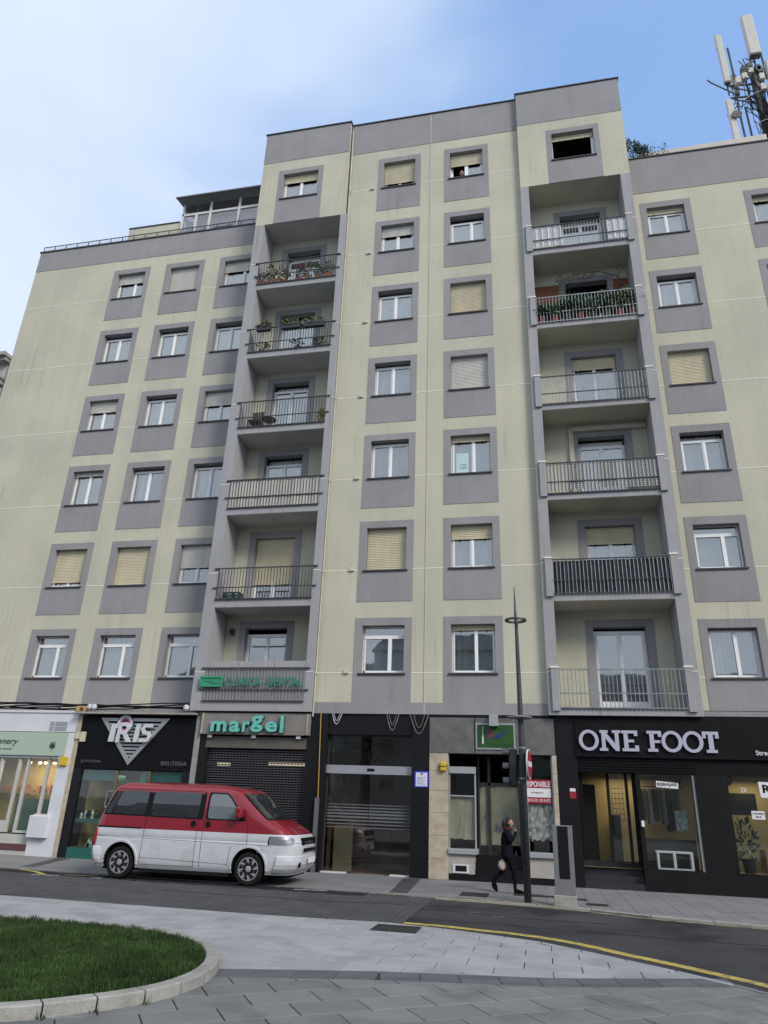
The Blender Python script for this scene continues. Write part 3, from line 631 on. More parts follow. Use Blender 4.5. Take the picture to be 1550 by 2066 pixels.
for i in range(n):
    x = -15.1+i*10.15/n
    if i % 4 == 0: q.box(x-.012, x+.012, .84, .86, 22.99, 23.36)
    q.tube([(x, .85, 23.0), (x+.05, .85, 23.12), (x+.10, .85, 23.25), (x+.13, .85, 23.34)], .007, 4); q.tube([(x+.13, .85, 23.02), (x+.07, .85, 23.14), (x, .85, 23.2)], .006, 4)
q.build('iron_scrolls', m_rail, t)
for i, x in enumerate((-6.9, -6.0)): MB().box(x-.4, x+.44, .93, .94, 23.0, 23.33).build('mesh_panel', mat('teal_mesh', (.12, .2, .2), .6), t) if i == 0 else None
q = MB(); q.add([(9.55, 1.5, 23.5), (14.0, 1.5, 23.5), (14.0, 1.7, 23.5), (9.55, 1.7, 23.5), (9.55, 1.5, 24.66), (14.0, 1.5, 24.78), (14.0, 1.9, 24.82), (9.55, 1.9, 24.70)], [(3, 2, 1, 0), (4, 5, 6, 7), (0, 1, 5, 4), (1, 2, 6, 5), (2, 3, 7, 6), (3, 0, 4, 7)])
tag(q.build('roof_wall', mat('pale_coping', (.52, .48, .42), .85, var=.08)), 'pale coping wall set back behind the right wing parapet', 'wall')
t = thing('rooftop_shrub', 'dark green shrub growing on the right wing roof beside the top room', 'shrub', (9.5, 1.3, 23.55)); q = MB(); rg = random.Random(5); s_ = MB()
MB().lathe([(.22, 0), (.3, .4), (.32, .4)], (9.5, 1.25, 23.55), 12).build('pot', m_terra, t)
for i in range(16):
    x = 9.05+rg.random()*.75; zt_ = 25.25-(abs(x-9.2)*.9)+rg.uniform(-.2, .05); s_.tube([(9.5, 1.25, 23.9), (x*.6+9.5*.4, 1.25, 24.3), (x, 1.2, zt_)], [.015, .01, .004], 4); leaves(q, (x, 1.2, zt_-.30), (.10, .10, .26), 50, .08, 1.2, rg)
for i in range(12): leaves(q, (9.1+i*.12, 1.2, 24.2+.2*rg.random()), (.12, .1, .3), 30, .07, .8, rg)
for x in (11.6, 11.8, 12.2, 12.6, 12.75): leaves(q, (x, 1.0, 23.75), (.12, .05, .12), 8, .07, .8, rg)
s_.build('branch', m_twig, t); q.build('foliage', m_leafd, t)
# mast with antennas
m_ant = mat('antenna_cream', (.52, .50, .43), .5, var=.05); m_steel = mat('mast_steel', (.09, .085, .08), .6, metal=.4, var=.3, vscale=6)
t = thing('antenna_mast', 'rooftop mobile phone mast with tall pale panel antennas, brackets and cables', 'antenna mast', (14.5, 3, 23.5)); q = MB()
mx_ = 14.75
q.tube([(mx_, 3, 23.5), (mx_, 3, 30.0)], [.2, .16], 12); q.build('mast', m_steel, t)
def ant(x, y, z0, z1, w_, label=None):
    a = MB(); a.bevbox(x-w_/2, x+w_/2, y-w_*.3, y+w_*.3, z0, z1, .05); o_ = a.build('panel_antenna', m_ant, t); 
    b = MB(); b.box(x-w_/2+.02, x+w_/2-.02, y-w_*.28, y+w_*.28, z0-.05, z0+.0); b.tube([(x, y+w_*.4, z0-.6), (x, y+w_*.4, z1-.2)], .03, 6); b.box(x-.03, x+.03, y+.05, y+.35, z0+.4, z0+.5); b.box(x-.03, x+.03, y+.05, y+.35, z1-.5, z1-.4); b.build('mount', m_steel, t)
ant(14.86, 2.75, 30.6, 33.05, .44); ant(13.72, 3.0, 29.6, 32.55, .26); ant(13.6, 3.0, 25.9, 28.6, .26); ant(15.35, 2.8, 29.0, 30.2, .42); ant(15.2, 2.8, 25.9, 28.7, .4); ant(14.1, 3.3, 29.2, 30.4, .22)
rg = random.Random(11); q = MB()
for z in (28.6, 29.3, 26.2, 25.6): q.tube([(mx_, 3, z), (13.7, 3.0, z+.1)], .045, 6); q.tube([(mx_, 3, z), (15.4, 2.8, z+.35)], .045, 6); q.tube([(mx_, 3, z-.5), (13.8, 3, z)], .03, 6)
for k in range(26):
    z = rg.uniform(28.2, 30.6); p = Vector((rg.uniform(13.9, 15.1), rg.uniform(2.7, 3.3), z)); e = p+Vector((rg.uniform(-.5, .5), rg.uniform(-.2, .2), rg.uniform(-.7, .5))); q.tube([p, (p+e)/2+Vector((0, 0, -.1)), e], .022, 5)
for x, z0, z1 in ((14.05, 29.5, 31.8), (15.25, 29.6, 31.9), (13.95, 25.3, 28.5), (14.2, 25.5, 28.2), (14.45, 28, 30.6), (15.0, 25, 27)): q.tube([(x, 3.1, z0), (x, 3.1, z1)], .04, 6)
q.tube([(13.9, 3, 28.9), (13.1, 3, 29.75), (12.98, 3, 29.95)], .03, 6); q.build('bracket_frame', m_steel, t)
q = MB()
for k in range(24):
    x = rg.uniform(14.2, 15.1); z = rg.uniform(27, 30.2); q.tube([(x, 2.9, z), (x+rg.uniform(-.2, .2), 2.85, z-.8), (mx_+rg.uniform(-.25, .25), 2.8, z-1.7), (mx_+rg.uniform(-.2, .2), 2.8, z-2.6)], .014, 4)
q.build('cable_bundle', m_dark, t)
for k in range(9):
    x, z = rg.uniform(13.9, 15.0), rg.uniform(28.5, 30.1); MB().bevbox(x-.1, x+.1, 2.75, 2.95, z, z+.35, .02).build('radio_unit', m_steel if k % 2 else m_ant, t)
for (x, z) in ((13.85, 25.3), (13.75, 27.6)): MB().lathe([(.2, 0), (.2, .05), (.1, .12)], (x, 2.85, z), 14, 'y').build('dish_antenna', m_steel, t)
for zz in (28.2, 26.6):
    q = MB(); q.tube([(14.1+.13*k, 2.75, zz+.35*math.sin(k/9*2.6)) for k in range(10)], .014, 5); q.build('loop_cable', m_ant, t)
# neighbour building at the left end
t = thing('neighbour_building', 'pale mauve neighbouring building with a moulded cornice at the left edge', 'building', (-19, .75, 0)); m_nb = mat('mauve_render', (.42, .38, .39), .9, var=.06, streak=.06)
MB().box(-24, -15.3, .9, 12, 0, 17.6).build('wall', m_nb, t); q = MB(); q.box(-24, -15.18, .45, 1.2, 17.6, 17.75); q.box(-24, -15.22, .6, 1.2, 17.45, 17.6); q.box(-24, -15.25, .65, 1.2, 16.4, 16.6); q.box(-24, -15.2, .5, 1.2, 16.6, 16.72); q.build('cornice', mat('cornice_grey', (.3, .29, .28), .8), t)
for z in (3.5, 7, 10.5, 14):
    for x in (-17.5, -20.5): MB().box(x-.6, x+.6, .86, .9, z, z+1.8).build('window', m_glass, t)
# houses on the far side of the square, behind the camera (seen only as reflections in the glass)
m_opp = mat('opposite_render', (.42, .40, .36), .9, var=.1)
for i, (x0, x1, h, lab) in enumerate(((-34, -12, 13, 'plain grey rendered block across the square, left of the three'), (-11, 10, 16, 'taller gabled block across the square, middle of the three'), (11, 34, 12, 'plain grey rendered block across the square, right of the three'))):
    t = thing('opposite_building', lab, 'building', ((x0+x1)/2, -52, 0), 'buildings across the square')
    q = MB(); q.box(x0, x1, -62, -50, -.2, h); q.build('wall', m_opp, t)
    q = MB(); q.add([(x0-.3, -49.6, h), (x1+.3, -49.6, h), (x1+.3, -62.4, h), (x0-.3, -62.4, h), (x0-.3, -56, h+3), (x1+.3, -56, h+3)], [(0, 1, 5, 4), (2, 3, 4, 5), (1, 2, 5), (3, 0, 4), (3, 2, 1, 0)]); q.build('roof', m_cap, t)
    src = None
    for k in range(int((x1-x0)/3)):
        for z in range(1, int(h/3)):
            o = (x0+1.6+k*3, -50, z*3)
            if src is None: src = MB().box(x0+1+k*3, x0+2.2+k*3, -50.02, -49.97, z*3, z*3+1.6).build('window', m_glass, t, o=o)
            else: instance(src, t, o, name='window')
# ------------------------------------------------------------------ shopfronts
m_blk = mat('black_granite', (.009, .009, .010), .4, speck=.9, spscale=60, spec=.25)
m_blkm = mat('black_cladding', (.005, .005, .006), .6, var=.3, vscale=3, spec=.15)
m_wht = mat('shop_white', (.60, .60, .62), .55, var=.05, vscale=2, streak=.05)
m_sage = mat('sage_sign', (.37, .46, .36), .5)
m_letd = mat('letter_dark', (.03, .04, .03), .5)
m_stone = mat('travertine', (.42, .36, .27), .75, var=.15, vscale=5, speck=.1, spscale=50, dirt=(.30, .22, .15), dscale=3, damt=.6)
m_conc = mat('grey_fascia', (.11, .11, .105), .6, var=.25, vscale=3, dirt=(.2, .2, .19), dscale=2.2, damt=.4)
m_paper = mat('brown_paper', (.34, .31, .22), .9, var=.12, vscale=5, bump=.6, bscale=9, streak=.12)
m_red = mat('sign_red', (.30, .012, .025), .5)
def lamp(name, loc, size, energy, col, parent):
    d = bpy.data.lights.new(name, 'AREA'); d.size = size; d.energy = energy; d.color = col
    o = bpy.data.objects.new(name, d); C.objects.link(o); return place(o, parent, loc)
def room(x0, x1, y0, y1, z0, z1, m, t, name='interior', floor=None):
    q = MB(); q.quad((x0, y1, z0), (x1, y1, z0), (x1, y1, z1), (x0, y1, z1)); q.quad((x0, y0, z0), (x0, y1, z0), (x0, y1, z1), (x0, y0, z1)); q.quad((x1, y1, z0), (x1, y0, z0), (x1, y0, z1), (x1, y1, z1))
    q.quad((x0, y0, z1), (x0, y1, z1), (x1, y1, z1), (x1, y0, z1)); q.quad((x0, y0, z0), (x1, y0, z0), (x1, y1, z0), (x0, y1, z0), 1)
    return q.build(name, [m, floor or m_room], t)
# ---- white herb shop (left edge)
t = thing('shopfront', 'white shopfront with a sage green sign and glass doors at the left edge', 'shopfront', (-10.5, 0, 0))
q = MB(); q.box(-13.5, -8.43, .0, .5, 3.29, 3.83); q.box(-13.5, -8.35, -.03, .74, 3.83, 3.90); q.split('upper_wall', m_wht, t)
q = MB(); q.box(-8.82, -8.43, -.03, .6, 0, 3.27); q.box(-9.28, -8.82, -.02, .6, 0, 1.0); q.box(-9.28, -8.82, .02, .6, .0, 1.06); q.build('pillar', m_wht, t)
MB().bevbox(-9.27, -8.66, -.16, -.031, .46, 1.03, .015).build('meter_box', m_wht, t)
MB().box(-13.5, -8.64, -.05, -.001, 2.62, 3.27).build('sign_board', m_sage, t)
text('Greenery', -11.42, -10.24, 2.87, 3.09, -.052, .01, m_letd, t, shear=.25); text('CBD SHOP', -10.98, -10.4, 2.76, 2.80, -.052, .006, m_letd, t)
lf = MB()
for a in (-75, -48, -22, 0, 22, 48, 75):
    L_ = .20 if abs(a) < 30 else .15 if abs(a) < 60 else .1; an = math.radians(a); dx, dz = math.sin(an), math.cos(an); px, pz = dz, -dx; c0 = (-9.08, 2.83)
    lf.prism([c0, (c0[0]+dx*L_*.55+px*.018, c0[1]+dz*L_*.55+pz*.018), (c0[0]+dx*L_, c0[1]+dz*L_), (c0[0]+dx*L_*.55-px*.018, c0[1]+dz*L_*.55-pz*.018)], -.062, -.051)
lf.box(-9.085, -9.075, -.062, -.051, 2.75, 2.83); lf.build('leaf_emblem', m_letd, t)
for (x, z) in ((-9.27, 3.47), (-9.10, 3.47), (-8.97, 3.47), (-8.83, 3.47), (-9.27, 3.33), (-9.10, 3.33), (-8.97, 3.33), (-8.83, 3.33)): MB().box(x-.065, x+.065, -.012, -.001, z, z+.11).build('wall_tile', mat('grey_tile', (.28, .30, .33), .5) if 'grey_tile' not in bpy.data.materials else bpy.data.materials['grey_tile'], t)
q = MB()
for x, zb in ((-10.72, .56), (-10.12, .56), (-9.83, .56), (-9.17, 1.0)): q.box(x-.04, x+.04, .04, .12, zb, 2.58)
q.box(-13.5, -8.82, .0, .14, 2.55, 2.62); q.box(-10.72, -10.12, .05, .11, .56, .86); q.box(-13.5, -10.7, .05, .11, .56, .62); q.box(-9.8, -9.28, .05, .11, .56, .62)
q.build('door_frame', mat('grey_white_frame', (.45, .45, .43), .5), t)
for a, b, z in ((-13.4, -10.76, .62), (-10.68, -10.16, .86), (-10.08, -9.87, .6), (-9.79, -9.21, .62), (-9.13, -8.82, 1.06)): MB().box(a, b, .07, .08, z, 2.55).build('pane', m_glassd, t)
q = MB(); q.box(-13.5, -9.28, -.0, .6, .0, .30); q.box(-13.5, -9.28, .05, .6, .30, .52); q.split('step', mat('pale_step', (.42, .42, .38), .7, var=.1), t)
MB().box(-10.9, -9.3, -.02, -.001, .12, .28).build('step_riser', mat('dark_red_riser', (.10, .04, .04), .7), t)
m_wall1 = mat('ochre_wall', (.40, .33, .14), .9, var=.15, vscale=2); room(-13.5, -8.85, .15, 1.55, .52, 2.7, m_wall1, t, floor=m_room)
q = MB(); q.box(-10.6, -8.9, .9, 1.3, .52, 1.45); q.build('counter', mat('teal_counter', (.06, .13, .11), .5), t)
q = MB()
for i in range(22): x = -13+i*.19; q.box(x, x+.1, 1.35, 1.45, 1.6, 1.6+random.uniform(.08, .25))
q.build('shelf_goods', mat('orange_goods', (.38, .16, .04), .6, var=.5, vscale=7), t)
lmp = mat('lamp_glow', (1, .8, .4), .5, emit=(1, .72, .3), estr=6)
for x in (-10.35, -10.0, -9.8, -9.5): MB().lathe([(.02, 0), (.05, .02), (.05, .05), (.02, .06)], (x, .8, 2.42), 10).build('ceiling_lamp', lmp, t)
lamp('lamp_light', (-10.2, .8, 2.5), .9, 15, (1, .76, .45), t)
q = MB(); q.bevbox(-8.74, -8.49, -.10, -.03, 2.36, 2.60, .01); a_ = tag(q.build('alarm_box', mat('alarm_yellow', (.60, .40, .02), .5)), 'yellow alarm box on the white shop pillar', 'alarm box')
# concrete pilaster strips between shops
for a, b, m_, lb in ((-8.43, -8.29, m_stone, 0), (-4.66, -4.50, mat('weathered_mortar', (.27, .26, .24), .9, var=.2, vscale=6), 0)):
    q = MB(); q.box(a, b, -.02, .7, 0, 3.9); tag(q.build('pilaster', m_), 'narrow weathered stone strip ' + ('between the white shop and the jewellery shop' if a < -5 else 'between the jewellery shop and the shuttered shop'), 'pilaster')
# ---- jewellery shop
t = thing('shopfront', 'black jewellery shopfront with a large silver triangle logo', 'shopfront', (-6.5, 0, 0))
MB().box(-8.29, -4.66, .0, .5, 2.30, 3.74).build('fascia', m_blkm, t)
MB().box(-8.45, -4.62, -.22, .5, 3.80, 3.85).build('canopy', mat('canopy_edge', (.30, .29, .26), .8, var=.2), t)
q = MB(); q.box(-8.29, -8.02, .0, .5, 0, 2.30); q.box(-4.9, -4.66, .0, .5, 0, 2.3); q.split('side_panel', m_blk, t)
T = [(-7.66, 3.70), (-5.48, 3.70), (-6.58, 2.42)]
def inset(P, d):
    cx = sum(p[0] for p in P)/3; cz = sum(p[1] for p in P)/3; return [(cx+(x-cx)*d, cz+(z-cz)*d) for x, z in P]
m_silv = mat('brushed_silver', (.34, .34, .35), .4, metal=.4, var=.1)
q = MB(); a, b = T, inset(T, .80)
for i in range(3): j = (i+1) % 3; q.add([(a[i][0], -.05, a[i][1]), (a[j][0], -.05, a[j][1]), (b[j][0], -.05, b[j][1]), (b[i][0], -.05, b[i][1]), (a[i][0], 0, a[i][1]), (a[j][0], 0, a[j][1]), (b[j][0], -.01, b[j][1]), (b[i][0], -.01, b[i][1])], [(0, 1, 2, 3), (0, 4, 5, 1), (3, 2, 6, 7)])
for k in range(11):
    z = 3.56-k*.095
    if z < 2.62: break
    fx = (z-2.62)/(3.58-2.62); hw = fx*.84; q.box(-6.58-hw, -6.58+hw, -.03, -.002, z-.055, z)
q.build('triangle_emblem', m_silv, t)
q = MB(); 
for r0, r1, mi in ((.27, .235, 0), (.235, .19, 1), (.19, .14, 2)):
    n = 28
    for k in range(n):
        a0 = 2*math.pi*k/n; a1 = 2*math.pi*(k+1)/n; c0 = (-6.86, 3.53)
        P = lambda r, a_: (c0[0]+r*math.cos(a_), -.07, c0[1]+r*math.sin(a_)); q.quad(P(r1, a0), P(r0, a0), P(r0, a1), P(r1, a1), mi)
q.lathe([(.139, 0), (.139, .02)], (-6.86, -.07, 3.53), 24, 'y', 3); q.build('round_emblem', [mat('emblem_blue', (.05, .18, .28), .5), m_white, mat('emblem_pink', (.5, .2, .25), .5), mat('emblem_dark', (.06, .01, .01), .5)], t)
# IRIS letters, cut as slanted polygons
m_sil2 = mat('pale_letter', (.55, .56, .58), .4)
def LP(pl): 
    for P in pl[:1]: pass
    q = MB()
    for k_, P in enumerate(pl): q.prism([(p[0]+(p[1]-3.04)*.10, p[1]) for p in P], -.13-.002*k_, -.075+.001*k_)
    q.build('letter', m_sil2, t, fixn=True)
def R4(x0, x1, z0, z1): return [(x0, z0), (x1, z0), (x1, z1), (x0, z1)]
def G2(P, x0, w_): return [(x0+p[0]*w_, 3.04+p[1]*.50) for p in P]
def stroke(pts, x0, w_, th):
    q = []
    for (a, b) in zip(pts[:-1], pts[1:]):
        ax, az, bx_, bz = x0+a[0]*w_, 3.04+a[1]*.5, x0+b[0]*w_, 3.04+b[1]*.5; dx, dz = bx_-ax, bz-az; L_ = math.hypot(dx, dz) or 1; nx, nz = -dz/L_*th/2, dx/L_*th/2; ex, ez = dx/L_*th*.18, dz/L_*th*.18
        q.append([(ax-ex+nx, az-ez+nz), (ax-ex-nx, az-ez-nz), (bx_+ex-nx, bz+ez-nz), (bx_+ex+nx, bz+ez+nz)])
    return q
LP([R4(-7.28, -7.13, 3.04, 3.42), R4(-7.28, -7.08, 3.40, 3.52)])
LP(stroke([(0, 0), (0, .95), (.55, .97), (.85, .78), (.6, .52), (.15, .50)], -7.0, .34, .10)+[[(-6.90, 3.30), (-6.79, 3.30), (-6.56, 3.04), (-6.71, 3.04)]])
LP([R4(-6.50, -6.37, 3.04, 3.53)])
LP(stroke([(.95, .90), (.25, .90), (.08, .72), (.25, .54), (.75, .48), (.92, .30), (.75, .10), (0, .10)], -6.30, .31, .095))
text('JOYERIA', -8.10, -7.46, 2.45, 2.54, -.002, .012, mat('faint_letter', (.10, .10, .10), .5), t); text('BISUTERIA', -5.58, -4.80, 2.44, 2.55, -.002, .012, bpy.data.materials['faint_letter'], t)
m_teald = mat('shop_teal', (.012, .10, .085), .5); m_yel = mat('olive_yellow', (.16, .14, .045), .9, var=.3, vscale=2)
room(-8.02, -4.9, .1, 1.55, .28, 2.25, m_yel, t)
q = MB(); q.box(-8.02, -6.95, .0, .5, 0.0, .27); q.box(-6.95, -4.9, .0, .5, 0, .27); q.box(-8.02, -6.9, .1, .5, 2.0, 2.28); q.box(-6.2, -4.9, .1, .5, 1.95, 2.28); q.box(-8.0, -6.95, .1, .5, .9, 1.0); q.build('shelf', m_teald, t)
q = MB()
for x in (-6.9, -5.9): q.box(x-.03, x+.03, .02, .1, .27, 2.28)
q.split('shop_frame', mat('brass_frame', (.18, .14, .07), .5, metal=.4), t)
for a, b in ((-8.02, -6.93), (-6.87, -5.93), (-5.87, -4.9)): MB().box(a, b, .05, .06, .27, 2.28).build('pane', m_glassd, t)
rg = random.Random(2); m_disp = mat('pale_display', (.36, .44, .40), .6, var=.3, vscale=20)
for i in range(26):
    z = 1.0 if i % 2 else .27; x = rg.uniform(-7.95, -6.98); h = rg.uniform(.08, .24); q = MB(); q.lathe([(.05, 0), (.03, .03), (.05, h*.6), (.02, h*.8), (.025, h)], (x, rg.uniform(.15, .42), z), 8); q.build('jewellery_stand', m_disp if i % 3 else m_dark, t)
MB().box(-7.45, -7.15, .55, .58, 1.3, 1.75).build('photo_frame', m_white, t); MB().box(-7.42, -7.18, .545, .55, 1.33, 1.72).build('photo', m_dark, t)
MB().box(-7.2, -4.95, 1.0, 1.1, .3, 1.3).build('counter', m_teald, t)
lamp('lamp_light', (-7.2, .5, 2.15), .8, 7, (1, .9, .65), t)
q = MB(); q.bevbox(-8.22, -8.08, -.09, 0, 3.02, 3.3, .01); q.box(-8.40, -8.24, -.06, -.02, 3.1, 3.28); tag(q.build('alarm_box', mat('pale_alarm', (.55, .50, .36), .5)), 'pale alarm box high on the black jewellery fascia', 'alarm box')
for i, (x, lb) in enumerate(((-8.0, 'pair of white floodlights above the left end of the jewellery shop canopy'), (-4.95, 'single white floodlight above the right end of the jewellery shop canopy'))):
    t2 = thing('floodlight', lb, 'lamp', (x, -.2, 3.86))
    for dx in ((0, .13) if i == 0 else (0,)):
        q = MB(); q.lathe([(.03, 0), (.075, .05), (.08, .14), (.02, .17)], (x+dx, -.2, 3.9), 12); q.build('lamp_head', m_wht, t2); MB().tube([(x+dx, -.1, 3.85), (x+dx, -.2, 3.95)], .012, 5).build('bracket', m_rail, t2)
q = MB(); q.bevbox(-8.50, -8.14, -.12, -.0, 3.86, 4.02, .01); q.box(-8.38, -8.26, -.125, -.12, 3.88, 3.98, 1); tag(q.build('siren_box', [mat('rusty_yellow', (.40, .28, .12), .7, var=.2), mat('rust', (.14, .03, .01), .9)]), 'rusty yellow siren box above the pilaster left of the jewellery shop', 'siren box')
q = MB(); rg = random.Random(9)
for k in range(7):
    pts = []
    for i in range(24):
        x = -15+i*10.2/23; pts.append((x, .10-.02*k+rg.uniform(-.01, .01), 3.98+.03*k*.6+.05*math.sin(x*.9+k)+rg.uniform(-.012, .012)))
    q.tube(pts, .018, 5)
q.tube([(-9.2, .05, 4.0), (-9.1, .0, 3.9), (-9.05, .3, 3.84)], .02, 5); tag(q.build('cable_bundle', m_dark), 'sagging black cable bundle running along the ledge over the left shops', 'cables')
# ---- shuttered shop
t = thing('shopfront', 'closed shopfront with dark perforated roller shutter behind the van', 'shopfront', (-2.9, 0, 0))
q = MB(); q.box(-4.48, -1.28, -.10, .4, 3.30, 3.87); q.build('sign_board', mat('brown_grey_board', (.20, .185, .165), .7, var=.12, vscale=4), t)
q = MB()
for x in (-4.44, -1.36): q.box(x-.02, x+.02, -.125, -.10, 3.31, 3.86)
q.split('board_edge', m_stone, t)
m_mint = mat('mint_letter', (.13, .46, .38), .45, var=.15, vscale=12); m_mintd = mat('letter_side', (.02, .07, .06), .5)
def glyph(ch, x0, x1, z0, z1):
    v, f = text_mesh(ch, extrude=.5, offset=.035); a, b, c_, d = bbox(v); dep = .05
    q = MB()
    for k, face in enumerate(f):
        pts = [v[i] for i in face]; front = all(p[2] > .49 for p in pts)
        q.add([(x0+(p[0]-a)/(b-a)*(x1-x0), -.15-p[2]*dep*2, z0+(p[1]-c_)/(d-c_)*(z1-z0)) for p in pts], [tuple(range(len(pts)))], 0 if front else 1)
    q.build('letter', [m_mint, m_mintd], t)
glyph('m', -4.14, -3.66, 3.36, 3.64); glyph('a', -3.58, -3.27, 3.35, 3.65); glyph('r', -3.20, -2.98, 3.36, 3.65); glyph('g', -2.96, -2.60, 3.36, 3.80); glyph('e', -2.53, -2.18, 3.37, 3.65); glyph('l', -2.10, -2.00, 3.35, 3.80)
MB().box(-4.32, -1.36, .02, .4, 2.95, 3.25).build('valance', mat('brown_valance', (.10, .09, .075), .8, var=.15), t)
q = MB(); q.box(-4.5, -4.25, .0, .5, 0, 2.95); q.box(-1.36, -1.0, .0, .5, 0, 3.92); q.box(-4.5, -4.32, 0, .5, 2.95, 3.3); q.split('side_panel', m_blk, t)
for k in range(3):
    x = (-4.2, -2.9, -1.6)[k]; MB().box(x-.06, x+.06, -.06, .0, 3.21, 3.29).build('bracket', m_wht, t)
q = MB(); z = .02
while z < 2.92:
    q.box(-4.25, -1.36, .13, .15, z, z+.028); z += .062
for k in range(30): x = -4.2+k*.096; q.box(x-.006, x+.006, .155, .165, 0, 2.92)
q.build('shutter_bars', mat('shutter_steel', (.085, .085, .09), .45, metal=.5), t)
room(-4.25, -1.36, .3, 1.5, .02, 2.94, m_dark, t)
m_dimlamp = mat('shop_tube', (.6, .55, .4), .5, emit=(1, .88, .6), estr=.3)
for a, b, z in ((-4.12, -3.75, 2.5), (-2.6, -1.4, 2.53)): MB().box(a, b, .5, .56, z, z+.09).build('tube_lamp', m_dimlamp, t)
t = thing('gas_pipe', 'thin yellow gas pipe above a grey protective duct right of the shuttered shop', 'pipe', (-.95, -.06, 0))
MB().tube([(-1.0, -.06, 3.9), (-.93, -.06, 1.75)], .014, 6).build('pipe', mat('gas_yellow', (.42, .24, .04), .5), t); MB().box(-1.0, -.9, -.10, -.002, 0, 1.75).build('duct', mat('duct_grey', (.17, .17, .18), .5, metal=.4, var=.15), t)
# ---- entrance
t = thing('shopfront', 'dark glazed building entrance with sliding doors between black granite piers', 'entrance', (.5, 0, 0))
q = MB(); q.box(-1.0, -.80, .0, .6, 0, 3.92); q.box(1.53, 2.0, .0, .6, 0, 3.92); q.box(-.80, 1.53, .05, .6, 3.36, 3.92); q.split('granite_pier', m_blk, t)
MB().box(-.80, 1.53, .12, .3, 2.37, 2.58).build('door_operator', mat('satin_aluminium', (.42, .42, .44), .35, metal=.5), t); MB().box(.32, .52, .112, .12, 2.44, 2.51).build('sensor', m_dark, t)
q = MB()
for x in (-.78, 1.51): q.box(x-.02, x+.02, .2, .26, 0, 3.36)
q.box(-.8, 1.53, .2, .26, 3.33, 3.36); q.build('door_frame', mat('bronze_frame', (.06, .058, .055), .4, metal=.4), t)
for a, b, z0, z1 in ((-.76, 1.49, 2.58, 3.33), (-.76, -.12, .03, 2.37), (-.12, .38, .03, 2.37), (.38, 1.0, .03, 2.37), (1.0, 1.49, .03, 2.37)): MB().box(a+.004, b-.004, .22, .23, z0, z1).build('pane', m_glassd, t)
q = MB()
for k in range(8):
    h = [.02, .028, .035, .045, .045, .035, .028, .02][k]; z = 1.06+k*.078; q.box(-.74, .37, .212, .218, z, z+h); q.box(.39, 1.48, .212, .218, z, z+h)
q.build('frosted_stripe', mat('frosted_film', (.12, .125, .13), .8), t)
q = MB(); q.box(-.8, -.15, .1, .3, 0, .03); q.box(1.0, 1.5, .1, .3, 0, .03); q.split('threshold', m_wht, t)
room(-.8, 1.53, .3, 1.55, .0, 3.36, mat('lobby_wall', (.07, .04, .03), .6, var=.4, vscale=1.5), t, floor=mat('lobby_floor', (.14, .055, .03), .4, var=.3)); MB().box(-.7, -.2, .9, 1.0, 0, 1.1).build('inner_panel', mat('lobby_ochre', (.16, .14, .09), .8), t)
v, f = text_mesh('Plaza de la Merced', extrude=.5); a, b, c_, d = bbox(v); q = MB()
for face in f:
    q.add([(lambda u_, w_: (.42+(1.6+w_)*math.sin((u_-.5)*.82)*.9, .215-v[i][2]*.004, 1.48+(1.6+w_)*math.cos((u_-.5)*.82)))((v[i][0]-a)/(b-a), (v[i][1]-c_)/(d-c_)*.11) for i in face], [tuple(range(len(face)))])
q.build('lettering', m_dark, t)
q = MB(); n = 24
for k in range(n):
    a0, a1 = 2*math.pi*k/n, 2*math.pi*(k+1)/n; P = lambda r, a_: (.44+r*math.cos(a_), .212, 2.83+r*math.sin(a_)); q.quad(P(.12, a0), P(.14, a0), P(.14, a1), P(.12, a1))
q.box(.43, .45, .21, .214, 2.75, 2.92); q.build('round_emblem', m_dark, t)
t = thing('notice', 'white printed notice on a blue backing fixed to the black granite pier', 'notice', (1.8, -.02, 2.1))
MB().box(1.61, 1.99, -.012, -.001, 2.08, 2.48).build('backing', mat('notice_blue', (.02, .03, .35), .4), t); MB().box(1.65, 1.95, -.016, -.0125, 2.11, 2.44).build('sheet', mat('notice_white', (.62, .64, .72), .5), t)
q = MB()
for k in range(7): q.box(1.68, 1.92-.05*(k % 3), -.018, -.0162, 2.14+k*.03, 2.148+k*.03)
q.box(1.78, 1.83, -.018, -.0162, 2.38, 2.43); q.build('print', mat('print_blue', (.08, .10, .3), .6), t)
t = thing('loose_cables', 'loose white and grey cables hanging under the lintel over the entrance', 'cables', (.5, -.05, 3.8))
for (cx, w_, d_) in ((-.55, .14, .28), (1.0, .17, .42), (1.72, .25, .5)):
    q = MB(); q.tube([(cx-w_+2*w_*k/14, -.04+.02*math.sin(k), 3.90-d_*math.sin(math.pi*k/14)) for k in range(15)], .009, 5); q.tube([(cx-w_*.6+1.2*w_*k/10, -.05, 3.90-d_*.7*math.sin(math.pi*k/10)) for k in range(11)], .006, 5); q.build('cable', mat('grey_cable', (.22, .22, .2), .5) if cx > 0 else m_wht, t)
